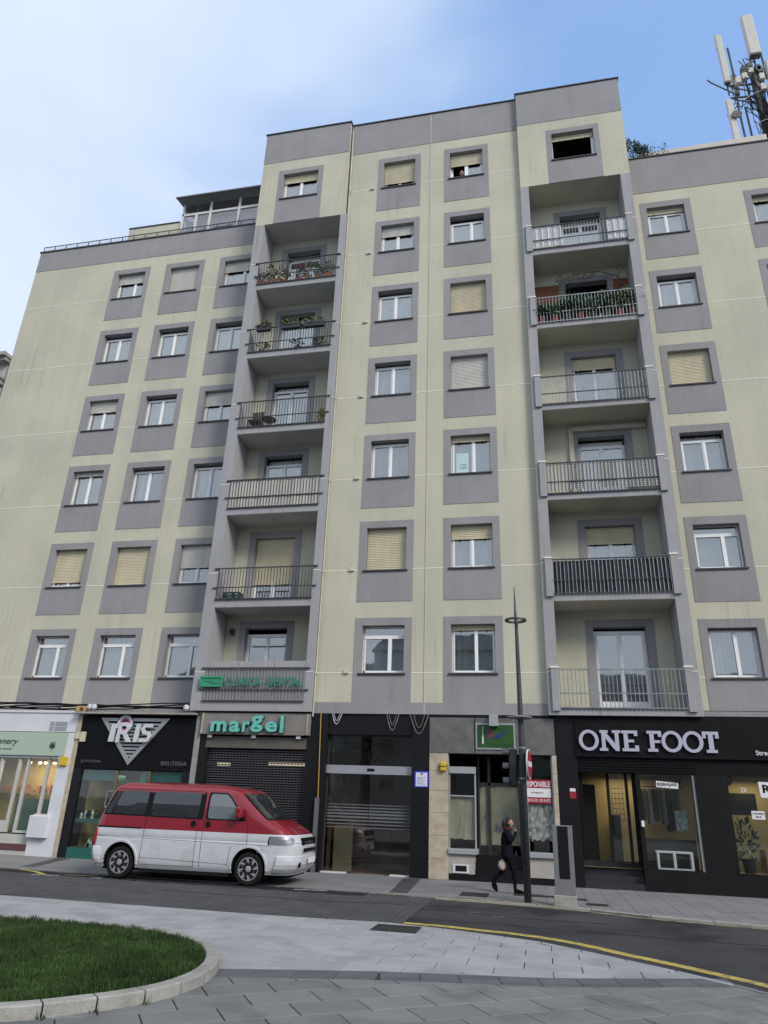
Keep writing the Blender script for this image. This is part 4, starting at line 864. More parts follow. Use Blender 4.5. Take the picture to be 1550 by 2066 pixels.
# ---- vacant shop
t = thing('shopfront', 'vacant shopfront with papered windows, grey fascia and travertine piers', 'shopfront', (3.6, 0, 0))
for a, b in ((2.0, 3.17), (3.19, 4.30), (4.32, 5.20)): MB().bevbox(a, b, -.03, .3, 2.93, 3.82, .006).build('fascia_panel', m_conc, t)
MB().box(2.0, 5.2, -.01, .4, 3.82, 3.9).build('fascia_top', m_dark, t)
zz = [0, .45, .98, 1.5, 2.02, 2.5, 2.93]
for a, b in zip(zz[:-1], zz[1:]):
    MB().bevbox(2.0, 2.49, -.02, .5, a+.002, b-.002, .006).build('stone_panel', m_stone, t)
    MB().bevbox(5.10, 5.215, -.02, .5, a+.002, b-.002, .006).build('stone_panel', m_stone, t)
for a, b, z in ((2.49, 3.13, .58), (4.45, 5.10, .58)):
    MB().box(a, b, .0, .5, .15, z).build('plinth', mat('pale_plinth', (.36, .33, .29), .8, var=.1) if 'pale_plinth' not in bpy.data.materials else bpy.data.materials['pale_plinth'], t)
    MB().box(a-.0, b+.0, .02, .5, 0, .15).build('plinth_base', m_blk, t)
    MB().bevbox(a-.0+.003, b+.08 if a < 3 else b-.003, -.07, .5, .58, .70, .012).build('window_ledge', m_alu, t)
q = MB(); q.box(2.50, 2.53, .05, .10, .7, 2.45); q.box(3.15, 3.19, .05, .10, .7, 2.45); q.box(2.50, 3.19, .0, .12, 2.45, 2.61); q.box(4.44, 4.47, .05, .10, .7, 2.9); q.box(5.07, 5.10, .05, .1, .7, 2.9); q.box(2.53, 3.15, .05, .1, 1.90, 1.93); q.split('window_frame', m_alu, t)
def papersheet(x0, x1, z0, z1, y, nx, nz, amp, seed, m, name='paper_sheet', rag=0):
    rg = random.Random(seed); q = MB(); g = [[(x0+(x1-x0)*i/nx, y+rg.uniform(-amp, amp), z0+(z1-z0)*j/nz+(rg.uniform(-rag, rag) if j == 0 else 0)) for i in range(nx+1)] for j in range(nz+1)]
    for j in range(nz):
        for i in range(nx): q.quad(g[j][i], g[j][i+1], g[j+1][i+1], g[j+1][i])
    return q.build(name, m, t)
papersheet(2.53, 3.15, .92, 1.9, .13, 7, 3, .014, 1, m_paper, rag=.02)
m_crump = mat('crumpled_paper', (.42, .42, .40), .9, var=.1, vscale=8, dirt=(.20, .17, .10), dscale=7, damt=.9, bump=.8, bscale=14)
papersheet(4.47, 5.07, .97, 2.35, .14, 10, 16, .03, 2, m_crump, rag=.05)
MB().box(2.53, 3.15, .07, .076, .7, 2.45).build('pane', m_glassd, t); MB().box(4.47, 5.07, .07, .076, .7, 2.9).build('pane', m_glassd, t)
room(2.5, 5.1, .3, 1.5, .0, 2.9, m_dark, t)
q = MB()
for k in range(4): q.box(3.14, 4.44, -.02+.14*k if k else .03, .62, .0 if k == 0 else .14+.14*(k-1), .14+.14*k)
q.split('step', m_blk, t)
papersheet(3.52, 4.24, .80, 2.2, .62, 8, 4, .015, 4, m_paper); papersheet(3.24, 3.45, .78, 2.2, .62, 3, 4, .01, 5, m_paper)
q = MB()
for a, b in ((3.19, 3.24), (3.45, 3.52), (4.24, 4.36)): q.box(a, b, .56, .62, .56, 2.9)
q.box(3.24, 4.24, .56, .62, 2.2, 2.26); q.box(3.46, 3.5, .50, .56, 1.5, 1.6); q.build('door_frame', m_alu if False else mat('dark_frame', (.03, .03, .035), .4), t)
MB().box(3.24, 4.24, .585, .59, .56, 2.2).build('pane', m_glassd, t)
q = MB(); rg = random.Random(21)
for k in range(3): q.tube([(3.66+.07*k+rg.uniform(-.03, .08), .575, 1.15+rg.uniform(-.05, .22)) for _ in range(7)], .008, 4)
q.build('graffiti', mat('graffiti_purple', (.06, .05, .16), .6), t)
q = MB(); q.box(2.60, 3.0, -.02, -.0, .17, .20); q.box(2.60, 3.0, -.02, 0, .33, .36); q.box(2.60, 2.66, -.02, 0, .20, .33); q.box(2.94, 3.0, -.02, 0, .20, .33); q.build('vent_frame', m_wht, t); MB().box(2.66, 2.94, -.008, -.001, .2, .33).build('vent_hole', m_dark, t)
q = MB(); q.lathe([(.105, 0), (.105, .04), (.085, .055)], (2.37, -.08, 2.60), 20, 'y'); q.build('sticker', mat('round_brown', (.10, .04, .02), .6), t)
t = thing('alarm_box', 'oval yellow and brown alarm box on the travertine pier', 'alarm box', (2.37, -.1, 2.6)); MB().bevbox(2.29, 2.45, -.12, -.03, 2.48, 2.72, .03).build('cover', bpy.data.materials['alarm_yellow'], t); MB().box(2.30, 2.44, -.125, -.12, 2.59, 2.61).build('band', m_dark, t)
t = thing('shop_sign', 'green picture sign with a white syringe shape on the grey fascia', 'sign', (3.7, -.06, 3.07)); m_gsign = mat('sign_green', (.014, .075, .010), .5, var=.3, vscale=4)
MB().box(3.21, 4.22, -.055, -.031, 3.04, 3.69).build('frame', m_alu, t); MB().box(3.25, 4.18, -.06, -.056, 3.08, 3.65).build('board', m_gsign, t)
q = MB(); q.box(3.385, 3.405, -.066, -.061, 3.17, 3.6); q.box(3.375, 3.415, -.067, -.061, 3.18, 3.38); q.build('white_mark', m_white, t)
q = MB(); q.prism([(3.5, 3.33), (3.6, 3.3), (3.68, 3.45), (3.62, 3.55), (3.5, 3.52)], -.066, -.061, 0); q.prism([(3.62, 3.30), (3.85, 3.32), (4.0, 3.48), (3.8, 3.44), (3.68, 3.36)], -.067, -.061, 1); q.build('colour_patch', [mat('patch_magenta', (.16, .03, .08), .6), mat('patch_navy', (.02, .03, .12), .6)], t, fixn=True)
text('Pintura Mia', 3.48, 4.05, 3.13, 3.20, -.061, .004, m_letd, t, shear=.3)
q = MB(); q.box(3.58, 3.80, -.30, -.03, 3.60, 3.88); tag(q.build('spot_lamp', m_alu), 'square aluminium sign lamp above the green picture sign', 'lamp')
t = thing('poster', 'red and white DISPONIBLE poster in the vacant shop window', 'poster', (4.75, .05, 1.83)); 
MB().box(4.37, 5.06, .052, .06, 1.80, 2.35).build('sheet', m_red, t); MB().box(4.42, 5.04, .048, .0515, 1.94, 2.15).build('white_band', m_white, t)
text('DISPONIBLE', 4.26+.13, 5.03, 2.18, 2.31, .052, .004, m_white, t, offset=.02); text('inmogestion', 4.55, 4.86, 2.02, 2.07, .047, .003, m_red, t, shear=.2); text('608 55 02 105 8 472', 4.42, 5.02, 1.835, 1.905, .052, .004, m_white, t, offset=.01)
# ---- clothing shop
t = thing('shopfront', 'black clad clothing shopfront under large white slab serif letters', 'shopfront', (8, 0, 0))
q = MB(); q.box(5.22, 5.72, .0, .5, -.05, 3.9); q.split('granite_pier', m_blk, t)
MB().box(5.72, 20, -.06, .5, 2.92, 3.9).build('fascia', m_blkm, t)
q = MB(); q.box(5.72, 20, .02, .5, 2.55, 2.92)
for k in range(5): q.box(5.76, 8.5, .0, .02, 2.58+k*.065, 2.61+k*.065)
q.build('upper_band', m_blkm, t)
q = MB(); q.box(7.07, 7.17, .0, .5, -.05, 2.55); q.box(8.42, 9.15, .0, .5, -.05, 2.55); q.box(7.17, 8.42, .0, .5, -.05, .46); q.box(9.15, 20, .0, .5, -.05, .44); q.box(11.6, 20, .0, .5, .44, 2.55); q.split('black_panel', mat('black_wood', (.006, .006, .006), .6, spec=.2, var=.4, vscale=4), t)
q = MB()
for k in range(4): q.box(5.72, 7.07, .02+.16*k, .9, -.05 if k == 0 else .14*k, .14*(k+1))
q.split('step', mat('dark_step', (.02, .02, .022), .5, var=.2), t)
m_lit = mat('cream_shop_wall', (.40, .33, .18), .9, var=.1, vscale=2); room(5.72, 11.6, .25, 1.58, .44, 2.6, m_lit, t, floor=mat('wood_floor', (.2, .16, .09), .5))
q = MB()
for x in (5.78, 6.42, 6.86, 7.03): q.box(x-.035, x+.035, .2, .26, .56, 2.55)
q.build('door_frame', m_dark, t)
for a, b in ((6.45, 6.83), (6.9, 7.0)): MB().box(a, b, .23, .236, .58, 2.53).build('pane', m_glassd, t)
q = MB(); q.box(8.37, 8.43, .03, .10, .46, 2.54); q.build('white_post', mat('grey_white_post', (.33, .34, .33), .5), t)
for a, b in ((7.17, 8.37), (9.15, 11.6)): MB().box(a, b, .02, .028, .46, 2.55).build('pane', m_glassd, t)
# interior things
rg = random.Random(4); m_clo = [mat('garment_black', (.012, .012, .014), .9), mat('garment_brown', (.07, .05, .03), .9), mat('garment_grey', (.12, .12, .12), .9)]
q = MB(); q.tube([(7.2, 1.0, 2.3), (8.3, 1.0, 2.3)], .015, 6); q.build('clothes_rail', m_rail, t)
for i in range(9):
    x = 7.25+i*.11; q = MB(); h = rg.uniform(.7, 1.0); q.add([(x-.04, .85, 2.24), (x+.04, .85, 2.24), (x+.05, .8, 2.24-h), (x-.05, .8, 2.24-h), (x-.03, 1.2, 2.24), (x+.03, 1.2, 2.24), (x+.05, 1.25, 2.24-h), (x-.05, 1.25, 2.24-h)], [(0, 1, 2, 3), (4, 7, 6, 5), (0, 3, 7, 4), (1, 5, 6, 2), (0, 4, 5, 1)]); q.build('garment', m_clo[i % 3], t)
MB().box(5.82, 6.15, .8, 1.5, .5, 2.3).build('dark_display', m_clo[0], t); MB().box(6.5, 6.75, 1.2, 1.4, .5, 1.6).build('display_cabinet', m_clo[0], t)
q = MB()
for k in range(7): q.box(6.55, 6.85, .9, .91, 1.5+k*.12, 1.515+k*.12)
for k in range(4): q.box(6.55+k*.09, 6.56+k*.09, .9, .91, 1.45, 2.35)
q.build('wire_grid', m_rail, t)
MB().box(7.2, 8.35, .35, .75, .46, 1.1).build('display_table', m_clo[0], t)
q = MB(); q.box(7.40, 8.2, .1, .14, .47, .50); q.box(7.40, 8.2, .1, .14, .82, .86); q.box(7.40, 7.45, .1, .34, .5, .82); q.box(8.15, 8.2, .1, .34, .5, .82); q.box(7.76, 7.82, .1, .14, .5, .82); q.box(7.4, 8.2, .3, .34, .82, .86); q.build('white_display_frame', m_wht, t)
MB().box(8.0, 8.25, .6, .7, 1.3, 1.75).build('folded_clothes', mat('folded_white', (.35, .4, .4), .9, var=.5, vscale=12), t)
q = MB(); q.box(9.3, 9.95, .9, 1.0, 1.7, 2.2); q.build('dark_display', m_clo[0], t); MB().box(9.95, 11.2, .8, 1.3, .5, .95).build('display_table', mat('wood_table', (.22, .14, .05), .6), t)
q = MB(); q.lathe([(.12, 0), (.15, .3), (.16, .3)], (9.45, .35, .46), 12); q.build('plant_pot', m_dark, t); q = MB(); leaves(q, (9.45, .35, 1.15), (.22, .16, .5), 160, .13, .2, rg); q.build('plant_foliage', mat('shop_plant', (.04, .075, .04), .4), t)
for x in (8.1, 9.25): MB().lathe([(.16, 0), (.16, .03)], (x, .6, 2.5), 16, 'y').build('red_lampshade', mat('shade_red', (.14, .015, .015), .6) if 'shade_red' not in bpy.data.materials else bpy.data.materials['shade_red'], t)
lamp('lamp_light', (6.9, .9, 2.5), .8, 7, (1, .82, .5), t); lamp('lamp_light', (9.9, .9, 2.5), .8, 6, (1, .82, .5), t)
t = thing('shop_sign', 'white ONE FOOT slab serif letters on the black fascia', 'sign', (7.4, -.07, 3.05)); m_one = mat('lilac_white_letter', (.42, .41, .50), .4)
Z0, Z1 = 3.06, 3.55
def ring(cx, rx, rz, t_, q):
    n = 32; cz = (Z0+Z1)/2
    for k in range(n):
        a0, a1 = 2*math.pi*k/n, 2*math.pi*(k+1)/n
        P = lambda f_, a_, y: (cx+(rx-f_)*math.cos(a_), y, cz+(rz-f_*.85)*math.sin(a_))
        q.quad(P(t_, a0, -.12), P(0, a0, -.12), P(0, a1, -.12), P(t_, a1, -.12)); q.quad(P(0, a0, -.12), P(0, a0, -.06), P(0, a1, -.06), P(0, a1, -.12)); q.quad(P(t_, a0, -.06), P(t_, a0, -.12), P(t_, a1, -.12), P(t_, a1, -.06))
def B(q, x0, x1, z0, z1): q.box(x0, x1, -.12, -.06, Z0+(Z1-Z0)*z0, Z0+(Z1-Z0)*z1)
for cx in (6.03, 7.99, 8.47): q = MB(); ring(cx, .24, .25, .085, q); q.build('letter', m_one, t)
q = MB(); B(q, 6.34, 6.43, .13, .87); B(q, 6.66, 6.75, .13, .87); B(q, 6.30, 6.50, .87, 1); B(q, 6.60, 6.80, .87, 1); B(q, 6.28, 6.48, 0, .13)
q.prism([(6.43, Z1-.03), (6.43, Z1-.19), (6.66, Z0), (6.75, Z0), (6.75, Z0+.06)], -.118, -.06); B(q, 6.66, 6.75, 0, .13); q.build('letter', m_one, t, fixn=True)
q = MB(); B(q, 6.87, 6.97, .13, .87); B(q, 6.82, 7.20, .86, 1); B(q, 6.82, 7.21, 0, .14); B(q, 6.97, 7.11, .43, .56); B(q, 7.12, 7.21, .14, .28); B(q, 7.12, 7.20, .74, .86); q.build('letter', m_one, t)
q = MB(); B(q, 7.48, 7.58, .13, .87); B(q, 7.42, 7.76, .86, 1); B(q, 7.42, 7.65, 0, .14); B(q, 7.58, 7.72, .42, .55); B(q, 7.68, 7.76, .72, .86); q.build('letter', m_one, t)
q = MB(); B(q, 8.83, 8.94, .14, .86); B(q, 8.70, 9.07, .86, 1); B(q, 8.76, 9.01, 0, .14); B(q, 8.70, 8.78, .68, .86); B(q, 8.99, 9.07, .68, .86); q.build('letter', m_one, t)
text('Street Wear', 9.86, 10.66, 3.03, 3.14, -.06, .01, m_white, t, offset=.01)
t = thing('window_stickers', 'black and white REBAJAS sticker on the narrower clothing shop window', 'sticker', (7.8, 0, 2.3)); MB().prism([(7.53, 2.26), (8.03, 2.23), (8.04, 2.36), (7.54, 2.40)], .012, .018).build('sheet', m_white, t)
text('REBAJAS', 7.56, 8.0, 2.27, 2.36, .011, .003, m_dark, t, offset=.02)
t = thing('window_stickers', 'large black and white REBAJAS sticker cut by the right photo edge', 'sticker', (10, 0, 2.2)); MB().prism([(9.84, 2.10), (11.1, 2.0), (11.1, 2.42), (9.82, 2.44)], .010, .018).build('sheet', m_white, t); text('REBAJAS', 9.9, 11.0, 2.14, 2.38, .009, .003, m_dark, t, offset=.03)
t = thing('window_stickers', 'small white offer card low beside the large window sticker', 'sticker', (9.7, 0, 1.7)); MB().box(9.58, 9.86, .010, .018, 1.62, 1.80).build('sheet', m_white, t); text('2 SUDADERAS', 9.60, 9.84, 1.725, 1.765, .009, .003, m_dark, t); text('100 €', 9.66, 9.78, 1.65, 1.70, .009, .003, m_dark, t)
text('2X', 9.42, 9.56, 2.20, 2.30, .02, .004, m_white, t)
q = MB(); q.box(5.49, 5.64, -.008, -.001, 1.94, 2.18); q.box(5.50, 5.63, -.011, -.008, 2.10, 2.17, 1); tag(q.build('wall_sticker', [m_red, m_white]), 'small red and white alarm sticker on the black granite pier', 'sticker')
q = MB(); q.bevbox(7.10, 7.17, -.05, -.001, 1.36, 1.5, .01); tag(q.build('keypad', m_white), 'small white entry keypad between clothing shop door and window', 'keypad')
# ------------------------------------------------------------------ ground
def interp(P, x):
    for (a, b), (c_, d) in zip(P[:-1], P[1:]):
        if x <= c_: return b+(d-b)*(x-a)/(c_-a)
    return P[-1][1]
FKP = [(-60, -3.1), (-9, -3.1), (-7, -3.15), (-4.7, -3.3), (-.2, -3.4), (1.4, -3.5), (2.7, -3.66), (3.2, -3.69), (4.4, -3.81), (5.4, -4.01), (6.5, -4.46), (8.3, -4.86), (12, -5.8), (60, -15)]
NKP = [(-60, -7.2), (-4.3, -7.27), (1, -7.36), (2.4, -7.24), (3.05, -7.36), (3.71, -7.56), (4.78, -8.00), (5.69, -8.80), (6.45, -9.46), (6.96, -10.02), (8, -11.3), (11, -15.4), (16, -22), (60, -80)]
FK = lambda x: interp(FKP, x); NK = lambda x: interp(NKP, x)
BDP = [(-60, -12.2), (-2, -12.2), (1.4, -11.1), (3.07, -10.57), (4.85, -10.20), (6.45, -9.58), (60, 12)]
BD = lambda x: interp(BDP, x)
ROADZ = -.03
m_asph = mat('asphalt', (.046, .046, .047), .8, var=.25, vscale=.7, speck=.5, spscale=140, bump=.7, bscale=160, spec=.3, dirt=(.018, .018, .02), dscale=.8, damt=.9, dthr=.47)
m_sett = mat('sett_stone', (.055, .055, .056), .8, var=.2, vscale=2, speck=.4, spscale=90, dirt=(.035, .035, .035), dscale=.8, damt=.6, bump=.4, bscale=60)
m_mort = mat('dark_joint', (.035, .034, .032), .95, var=.3, vscale=8)
m_pav = mat('pavement_tile', (.185, .182, .182), .8, var=.1, vscale=1.1, speck=.15, spscale=70, streak=0, dirt=(.12, .12, .12), dscale=.9, damt=.5)
m_gran = mat('light_granite', (.30, .299, .302), .75, var=.07, vscale=2.2, speck=.28, spscale=240, rnd=.08, bump=.25, bscale=180, dirt=(.19, .19, .185), dscale=1.7, damt=.6)
m_gran2 = mat('dark_granite', (.165, .166, .160), .75, var=.08, vscale=2, speck=.38, spscale=260, rnd=.09, bump=.3, bscale=200, dirt=(.09, .09, .085), dscale=1.3, damt=.75)
m_bord = mat('border_granite', (.095, .096, .10), .7, var=.1, vscale=3, speck=.3, spscale=240, rnd=.12, bump=.2, bscale=200)
m_kerb = mat('kerb_granite', (.30, .285, .255), .8, var=.14, vscale=5, speck=.35, spscale=220, rnd=.08, bump=.4, bscale=120, dirt=(.17, .16, .12), dscale=4, damt=.6)
m_yel = mat('road_yellow', (.42, .33, .07), .75, var=.15, vscale=6, dirt=(.12, .11, .08), dscale=9, damt=.75, dthr=.48)
m_yelw = mat('road_yellow_worn', (.38, .33, .16), .8, var=.2, vscale=6, dirt=(.1, .1, .09), dscale=6, damt=.95, dthr=.42)
m_rwht = mat('road_white', (.5, .5, .48), .8, dirt=(.1, .1, .1), dscale=12, damt=.8, dthr=.45)
m_iron = mat('cast_iron', (.045, .047, .045), .6, metal=.4, var=.2, vscale=20)
q = MB(); q.quad((-400, -400, -.06), (400, -400, -.06), (400, 400, -.06), (-400, 400, -.06)); struct(q.build('ground', mat('far_paving', (.20, .20, .195), .9, var=.1, vscale=.3)))
def strip(name, xs, fa, fb, z, m, kind='structure'):
    q = MB()
    for a, b in zip(xs[:-1], xs[1:]): q.quad((a, fa(a), z), (b, fa(b), z), (b, fb(b), z), (a, fb(a), z))
    o = q.build(name, m)
    if kind: o['kind'] = kind
    return o
xs = [-60, -30, -15]+[-12+.5*i for i in range(45)]+[12, 14, 16, 30, 60]
road = strip('road', xs, lambda x: NK(x)-.02, FK, ROADZ, m_asph)
# setts on the raised crossing, one joined mesh
q = MB(); rg = random.Random(6); x = -9.6
while x < 2.6:
    y = FK(x)-.02-rg.random()*.1
    while y > NK(x)+.02:
        L_ = .20; dz = rg.uniform(-.003, .003)
        q.slab([(x+.006, y-L_+.006), (x+.114, y-L_+.006), (x+.114, y-.006), (x+.006, y-.006)], ROADZ-.01, ROADZ+.018+dz, 1 if (y > FK(x)-.55 and x < 1.2) else 0, .004); y -= L_
    x += .12
o = q.build('road_setts', [m_sett, mat('dark_gutter_shadow_stone', (.022, .022, .023), .8, var=.3, vscale=3, spec=.2)]); o['kind'] = 'stuff'  # darker gutter setts, their tone also painting in the contact shadow by the van
# far pavement
pv = strip('pavement', xs, FK, lambda x: .6, -.012, m_mort)
def clipy(poly, x0, x1, f, keep_below):
    y0, y1 = f(x0), f(x1); g = lambda p: (p[1]-(y0+(y1-y0)*(p[0]-x0)/(x1-x0)))*(1 if keep_below else -1); out = []
    for i in range(len(poly)):
        a, b = poly[i], poly[(i+1) % len(poly)]; ga, gb = g(a), g(b)
        if ga <= 0: out.append(a)
        if (ga < 0 < gb) or (gb < 0 < ga): t_ = ga/(ga-gb); out.append((a[0]+(b[0]-a[0])*t_, a[1]+(b[1]-a[1])*t_))
    return out
q = MB(); rg = random.Random(8); x = -16
while x < 13:
    y = .55; 
    while y > -5.9:
        P = [(x+.0025, y-.3975), (x+.3975, y-.3975), (x+.3975, y-.0025), (x+.0025, y-.0025)]; P = clipy(P, x, x+.4, lambda u_: FK(u_)+.22, False)
        if len(P) > 2: q.slab(P, -.03, rg.uniform(-.0015, .0015), 0, .003)
        y -= .4
    x += .4
o = q.build('pavement_tiles', m_pav); o['kind'] = 'stuff'; o.parent = pv; o.location = Vector(o.location)-FO[pv.name]; FO[o.name] = FO[o.name]
# kerb stones of the far pavement
kr = thing('kerb', '', '', (0, -3.6, 0)); 
for k in ('label', 'category'): del kr[k]
kr['kind'] = 'structure'
x = -14.0
while x < 12:
    x1 = x+.98; P = [(x+.006, FK(x)+.0), (x1-.006, FK(x1)), (x1-.006, FK(x1)+.21), (x+.006, FK(x)+.21)]
    MB().slab(P, -.10, .003, 0, .008).build('kerbstone', m_kerb if x > 2.5 else m_pav, kr); x = x1+.0
# darker bands across the pavement
for (P) in ([(1.41, -.2), (1.83, -.12), (2.05, -3.3), (1.70, -3.4)], [(-8.16, -.1), (-7.79, -.1), (-6.98, -2.75), (-7.25, -2.85)]):
    o = MB().slab(P, -.02, .0045, 0).build('pavement_band', m_sett, None); struct(o)
# markings
m_crack = mat('tar_crack', (.014, .014, .015), .6)
def line(pts, w_, z, m, name='road_marking'):
    q = MB(); L_ = []; R_ = []
    for i, p in enumerate(pts):
        a = Vector(pts[max(i-1, 0)]); b = Vector(pts[min(i+1, len(pts)-1)]); d = (b-a).normalized(); n = Vector((-d.y, d.x)); L_.append((p[0]+n.x*w_/2, p[1]+n.y*w_/2, z)); R_.append((p[0]-n.x*w_/2, p[1]-n.y*w_/2, z))
    for i in range(len(pts)-1): q.quad(R_[i], R_[i+1], L_[i+1], L_[i])
    return struct(q.build(name, m))
def smooth(P, n=6):
    out = []
    for i in range(len(P)-1):
        p0, p1, p2, p3 = [Vector(P[max(0, min(len(P)-1, j))]) for j in (i-1, i, i+1, i+2)]
        for k in range(n): t_ = k/n; out.append(tuple(.5*((2*p1)+(-p0+p2)*t_+(2*p0-5*p1+4*p2-p3)*t_*t_+(-p0+3*p1-3*p2+p3)*t_**3)))
    out.append(tuple(P[-1])); return out
ZM = ROADZ+.004
line(smooth([(2.52, -6.95), (3.3, -7.03), (3.68, -7.13), (4.24, -7.25), (4.79, -7.46), (5.29, -7.82), (5.74, -8.26), (6.15, -8.62), (6.52, -8.97), (6.86, -9.32), (7.15, -9.62), (8.2, -10.9), (10, -13.2)]), .175, ZM, m_yel)
line(smooth([(2.68, -3.74), (3.4, -3.79), (4.4, -3.91), (5.4, -4.12), (6.5, -4.58), (8.3, -4.97), (12, -5.9)]), .09, ZM, m_yelw)
line(smooth([(2.72, -3.57), (3.4, -3.60), (4.4, -3.71), (4.9, -3.82)]), .07, .012, m_yelw)
line([(-4.62, -4.04), (-4.38, -4.0)], .09, ZM+.021, m_rwht); line([(-.19, -3.79), (.48, -3.64)], .08, ZM+.021, m_rwht); line([(1.35, -3.61), (2.1, -3.60)], .07, ZM+.021, m_yelw)
line([(-6.99, -3.2), (-6.3, -3.55), (-5.72, -4.05)], .12, ZM+.021, m_yel); line([(-9, -3.32), (-7.0, -3.22)], .05, ZM+.021, m_yelw); line([(-6.01, -4.12), (-5.42, -3.98)], .09, ZM+.021, m_rwht); line([(-5.42, -3.8), (-4.7, -3.6)], .05, ZM+.021, m_yelw)
line([(8.9, -4.0), (9.7, -4.1)], .10, .006, mat('blue_paint', (.05, .16, .35), .7), 'blue_marking')
# tarred cracks in the road
rg = random.Random(17)
for (x0, x1, y0, w_) in ((-2.5, 2.4, -5.2, .035), (2.4, 3.4, -5.35, .04), (4.2, 6.0, -5.6, .03), (5.2, 8.5, -6.6, .03), (3.0, 5.2, -6.4, .02)):
    P = []; x = x0; y = y0
    while x < x1: P.append((x, y)); x += rg.uniform(.12, .3); y += rg.uniform(-.06, .05)
    line(P, w_, ZM+(.022 if x1 < 2.6 else 0), m_crack, 'road_crack')
# manhole and grates
def grate(x0, x1, y0, y1, z, label, bars=9, rz=0):
    t = thing('drain_grate', label, 'drain grate', ((x0+x1)/2, (y0+y1)/2, z)); q = MB()
    q.box(x0, x1, y0, y0+.03, z, z+.012); q.box(x0, x1, y1-.03, y1, z, z+.012); q.box(x0, x0+.03, y0+.03, y1-.03, z, z+.012); q.box(x1-.03, x1, y0+.03, y1-.03, z, z+.012); q.build('frame', m_iron, t)
    q = MB(); q.box(x0+.03, x1-.03, y0+.03, y1-.03, z-.002, z+.003); 
    for k in range(bars): a = x0+.05+(x1-x0-.1)*k/(bars-1); q.box(a-.008, a+.008, y0+.03, y1-.03, z+.003, z+.011)
    q.build('bars', m_iron, t)
grate(2.35, 3.0, -8.05, -7.52, .002, 'large square drain grate in the light granite beside the start of the yellow line', 16)
grate(3.09, 3.65, -3.15, -2.55, .003, 'square cover in the far pavement left of the walking woman', 9); grate(4.15, 4.75, -2.55, -2.2, .003, 'narrow cover in the far pavement behind the lamp post', 9)
grate(4.75, 5.0, -2.5, -2.3, .003, 'small cover in the far pavement left of the grey totem', 5); grate(5.55, 5.95, -3.45, -3.2, .003, 'small dark cover just right of the grey totem foot', 7); grate(5.35, 5.6, -2.7, -2.5, .003, 'small cover in the pavement behind the grey totem', 5)
t = thing('manhole_cover', 'round worn manhole cover in the asphalt near the lamp post', 'manhole cover', (3.78, -5.46, ROADZ)); MB().lathe([(.31, 0), (.31, .006), (.27, .008), (.27, .004)], (3.78, -5.46, ROADZ), 30).build('cover', mat('worn_iron', (.06, .06, .06), .7, var=.3, vscale=20), t)
q = MB()
for i in range(-4, 5):
    for j in range(-4, 5):
        if i*i+j*j < 18: q.box(3.78+i*.055-.018, 3.78+i*.055+.018, -5.46+j*.055-.018, -5.46+j*.055+.018, ROADZ+.004, ROADZ+.008)
q.build('tread_pattern', m_iron, t)
# grass bed outline ------------------------------------------------------
KO = smooth([(-9, -9.7), (-3, -9.62), (-.9, -9.62), (-.2, -9.68), (.35, -9.86), (.88, -10.24), (1.22, -10.68), (1.42, -11.1), (1.54, -11.53), (1.57, -11.95), (1.49, -12.39), (1.30, -12.76), (1.08, -13.03), (.83, -13.30), (.55, -13.50), (.1, -13.74), (-.8, -14.1), (-3, -14.6), (-9, -15)], 8)
def inpoly(x, y, P):
    c_ = False; j = len(P)-1
    for i in range(len(P)):
        if (P[i][1] > y) != (P[j][1] > y) and x < (P[j][0]-P[i][0])*(y-P[i][1])/(P[j][1]-P[i][1])+P[i][0]: c_ = not c_
        j = i
    return c_
# light granite slabs: rows along x, .64 x .405, half bond
pl = struct(strip('plaza_light', xs[:40]+[8.0, 9.0], lambda x: min(NK(x)-.0, 5), lambda x: min(BD(x), NK(x))-.0, -.012, m_mort)); n_l = 0
slab_std = MB().bevbox(-.3145, .3145, -.199, .199, -.04, 0, .004)
std_me = None; k = 0; y = -12.27; rest = MB(); rg = random.Random(12)
cand = []
row = 0
while y < -7.0:
    x = -12.16+(.32 if row % 2 else 0)+.03
    while x < 8.5:
        P = [(x+.0035, y+.0035), (x+.6365, y+.0035), (x+.6365, y+.4015), (x+.0035, y+.4015)]
        full = all(p[1] < NK(p[0])-.14 and p[1] > BD(p[0]) for p in P)
        if not full:
            P = clipy(P, x, x+.64, lambda u_: NK(u_)-.14, True)
            if len(P) > 2: P = clipy(P, x, x+.64, BD, False)
        ok = len(P) > 2 and not all(inpoly(p[0], p[1], KO) for p in P)
        if ok:
            area = abs(sum(P[i][0]*P[(i+1) % len(P)][1]-P[(i+1) % len(P)][0]*P[i][1] for i in range(len(P))))/2
            if area > .003: cand.append((x, y, P, full))
        x += .64
    y += .405; row += 1
cand.sort(key=lambda c_: (c_[0]-4.78)**2+(c_[1]+19.2)**2 if c_[0] > -5.5 else 1e4+abs(c_[0]))
for i, (x, y, P, full) in enumerate(cand):
    if i >= 290: rest.slab(P, -.04, 0, 0, .003); continue
    if full:
        if std_me is None: o = slab_std.build('slab', m_gran, pl, o=(0, 0, 0)); std_me = o; o.location = Vector((x+.32, y+.2025, rg.uniform(-.0015, .0015)))-FO[pl.name]
        else: instance(std_me, pl, (x+.32, y+.2025, rg.uniform(-.0015, .0015)))
    else: MB().slab(P, -.04, rg.uniform(-.001, .001), 0, .004).build('slab', m_gran, pl)
if rest.v: rest.build('far_slabs', m_gran, pl, kind='stuff')
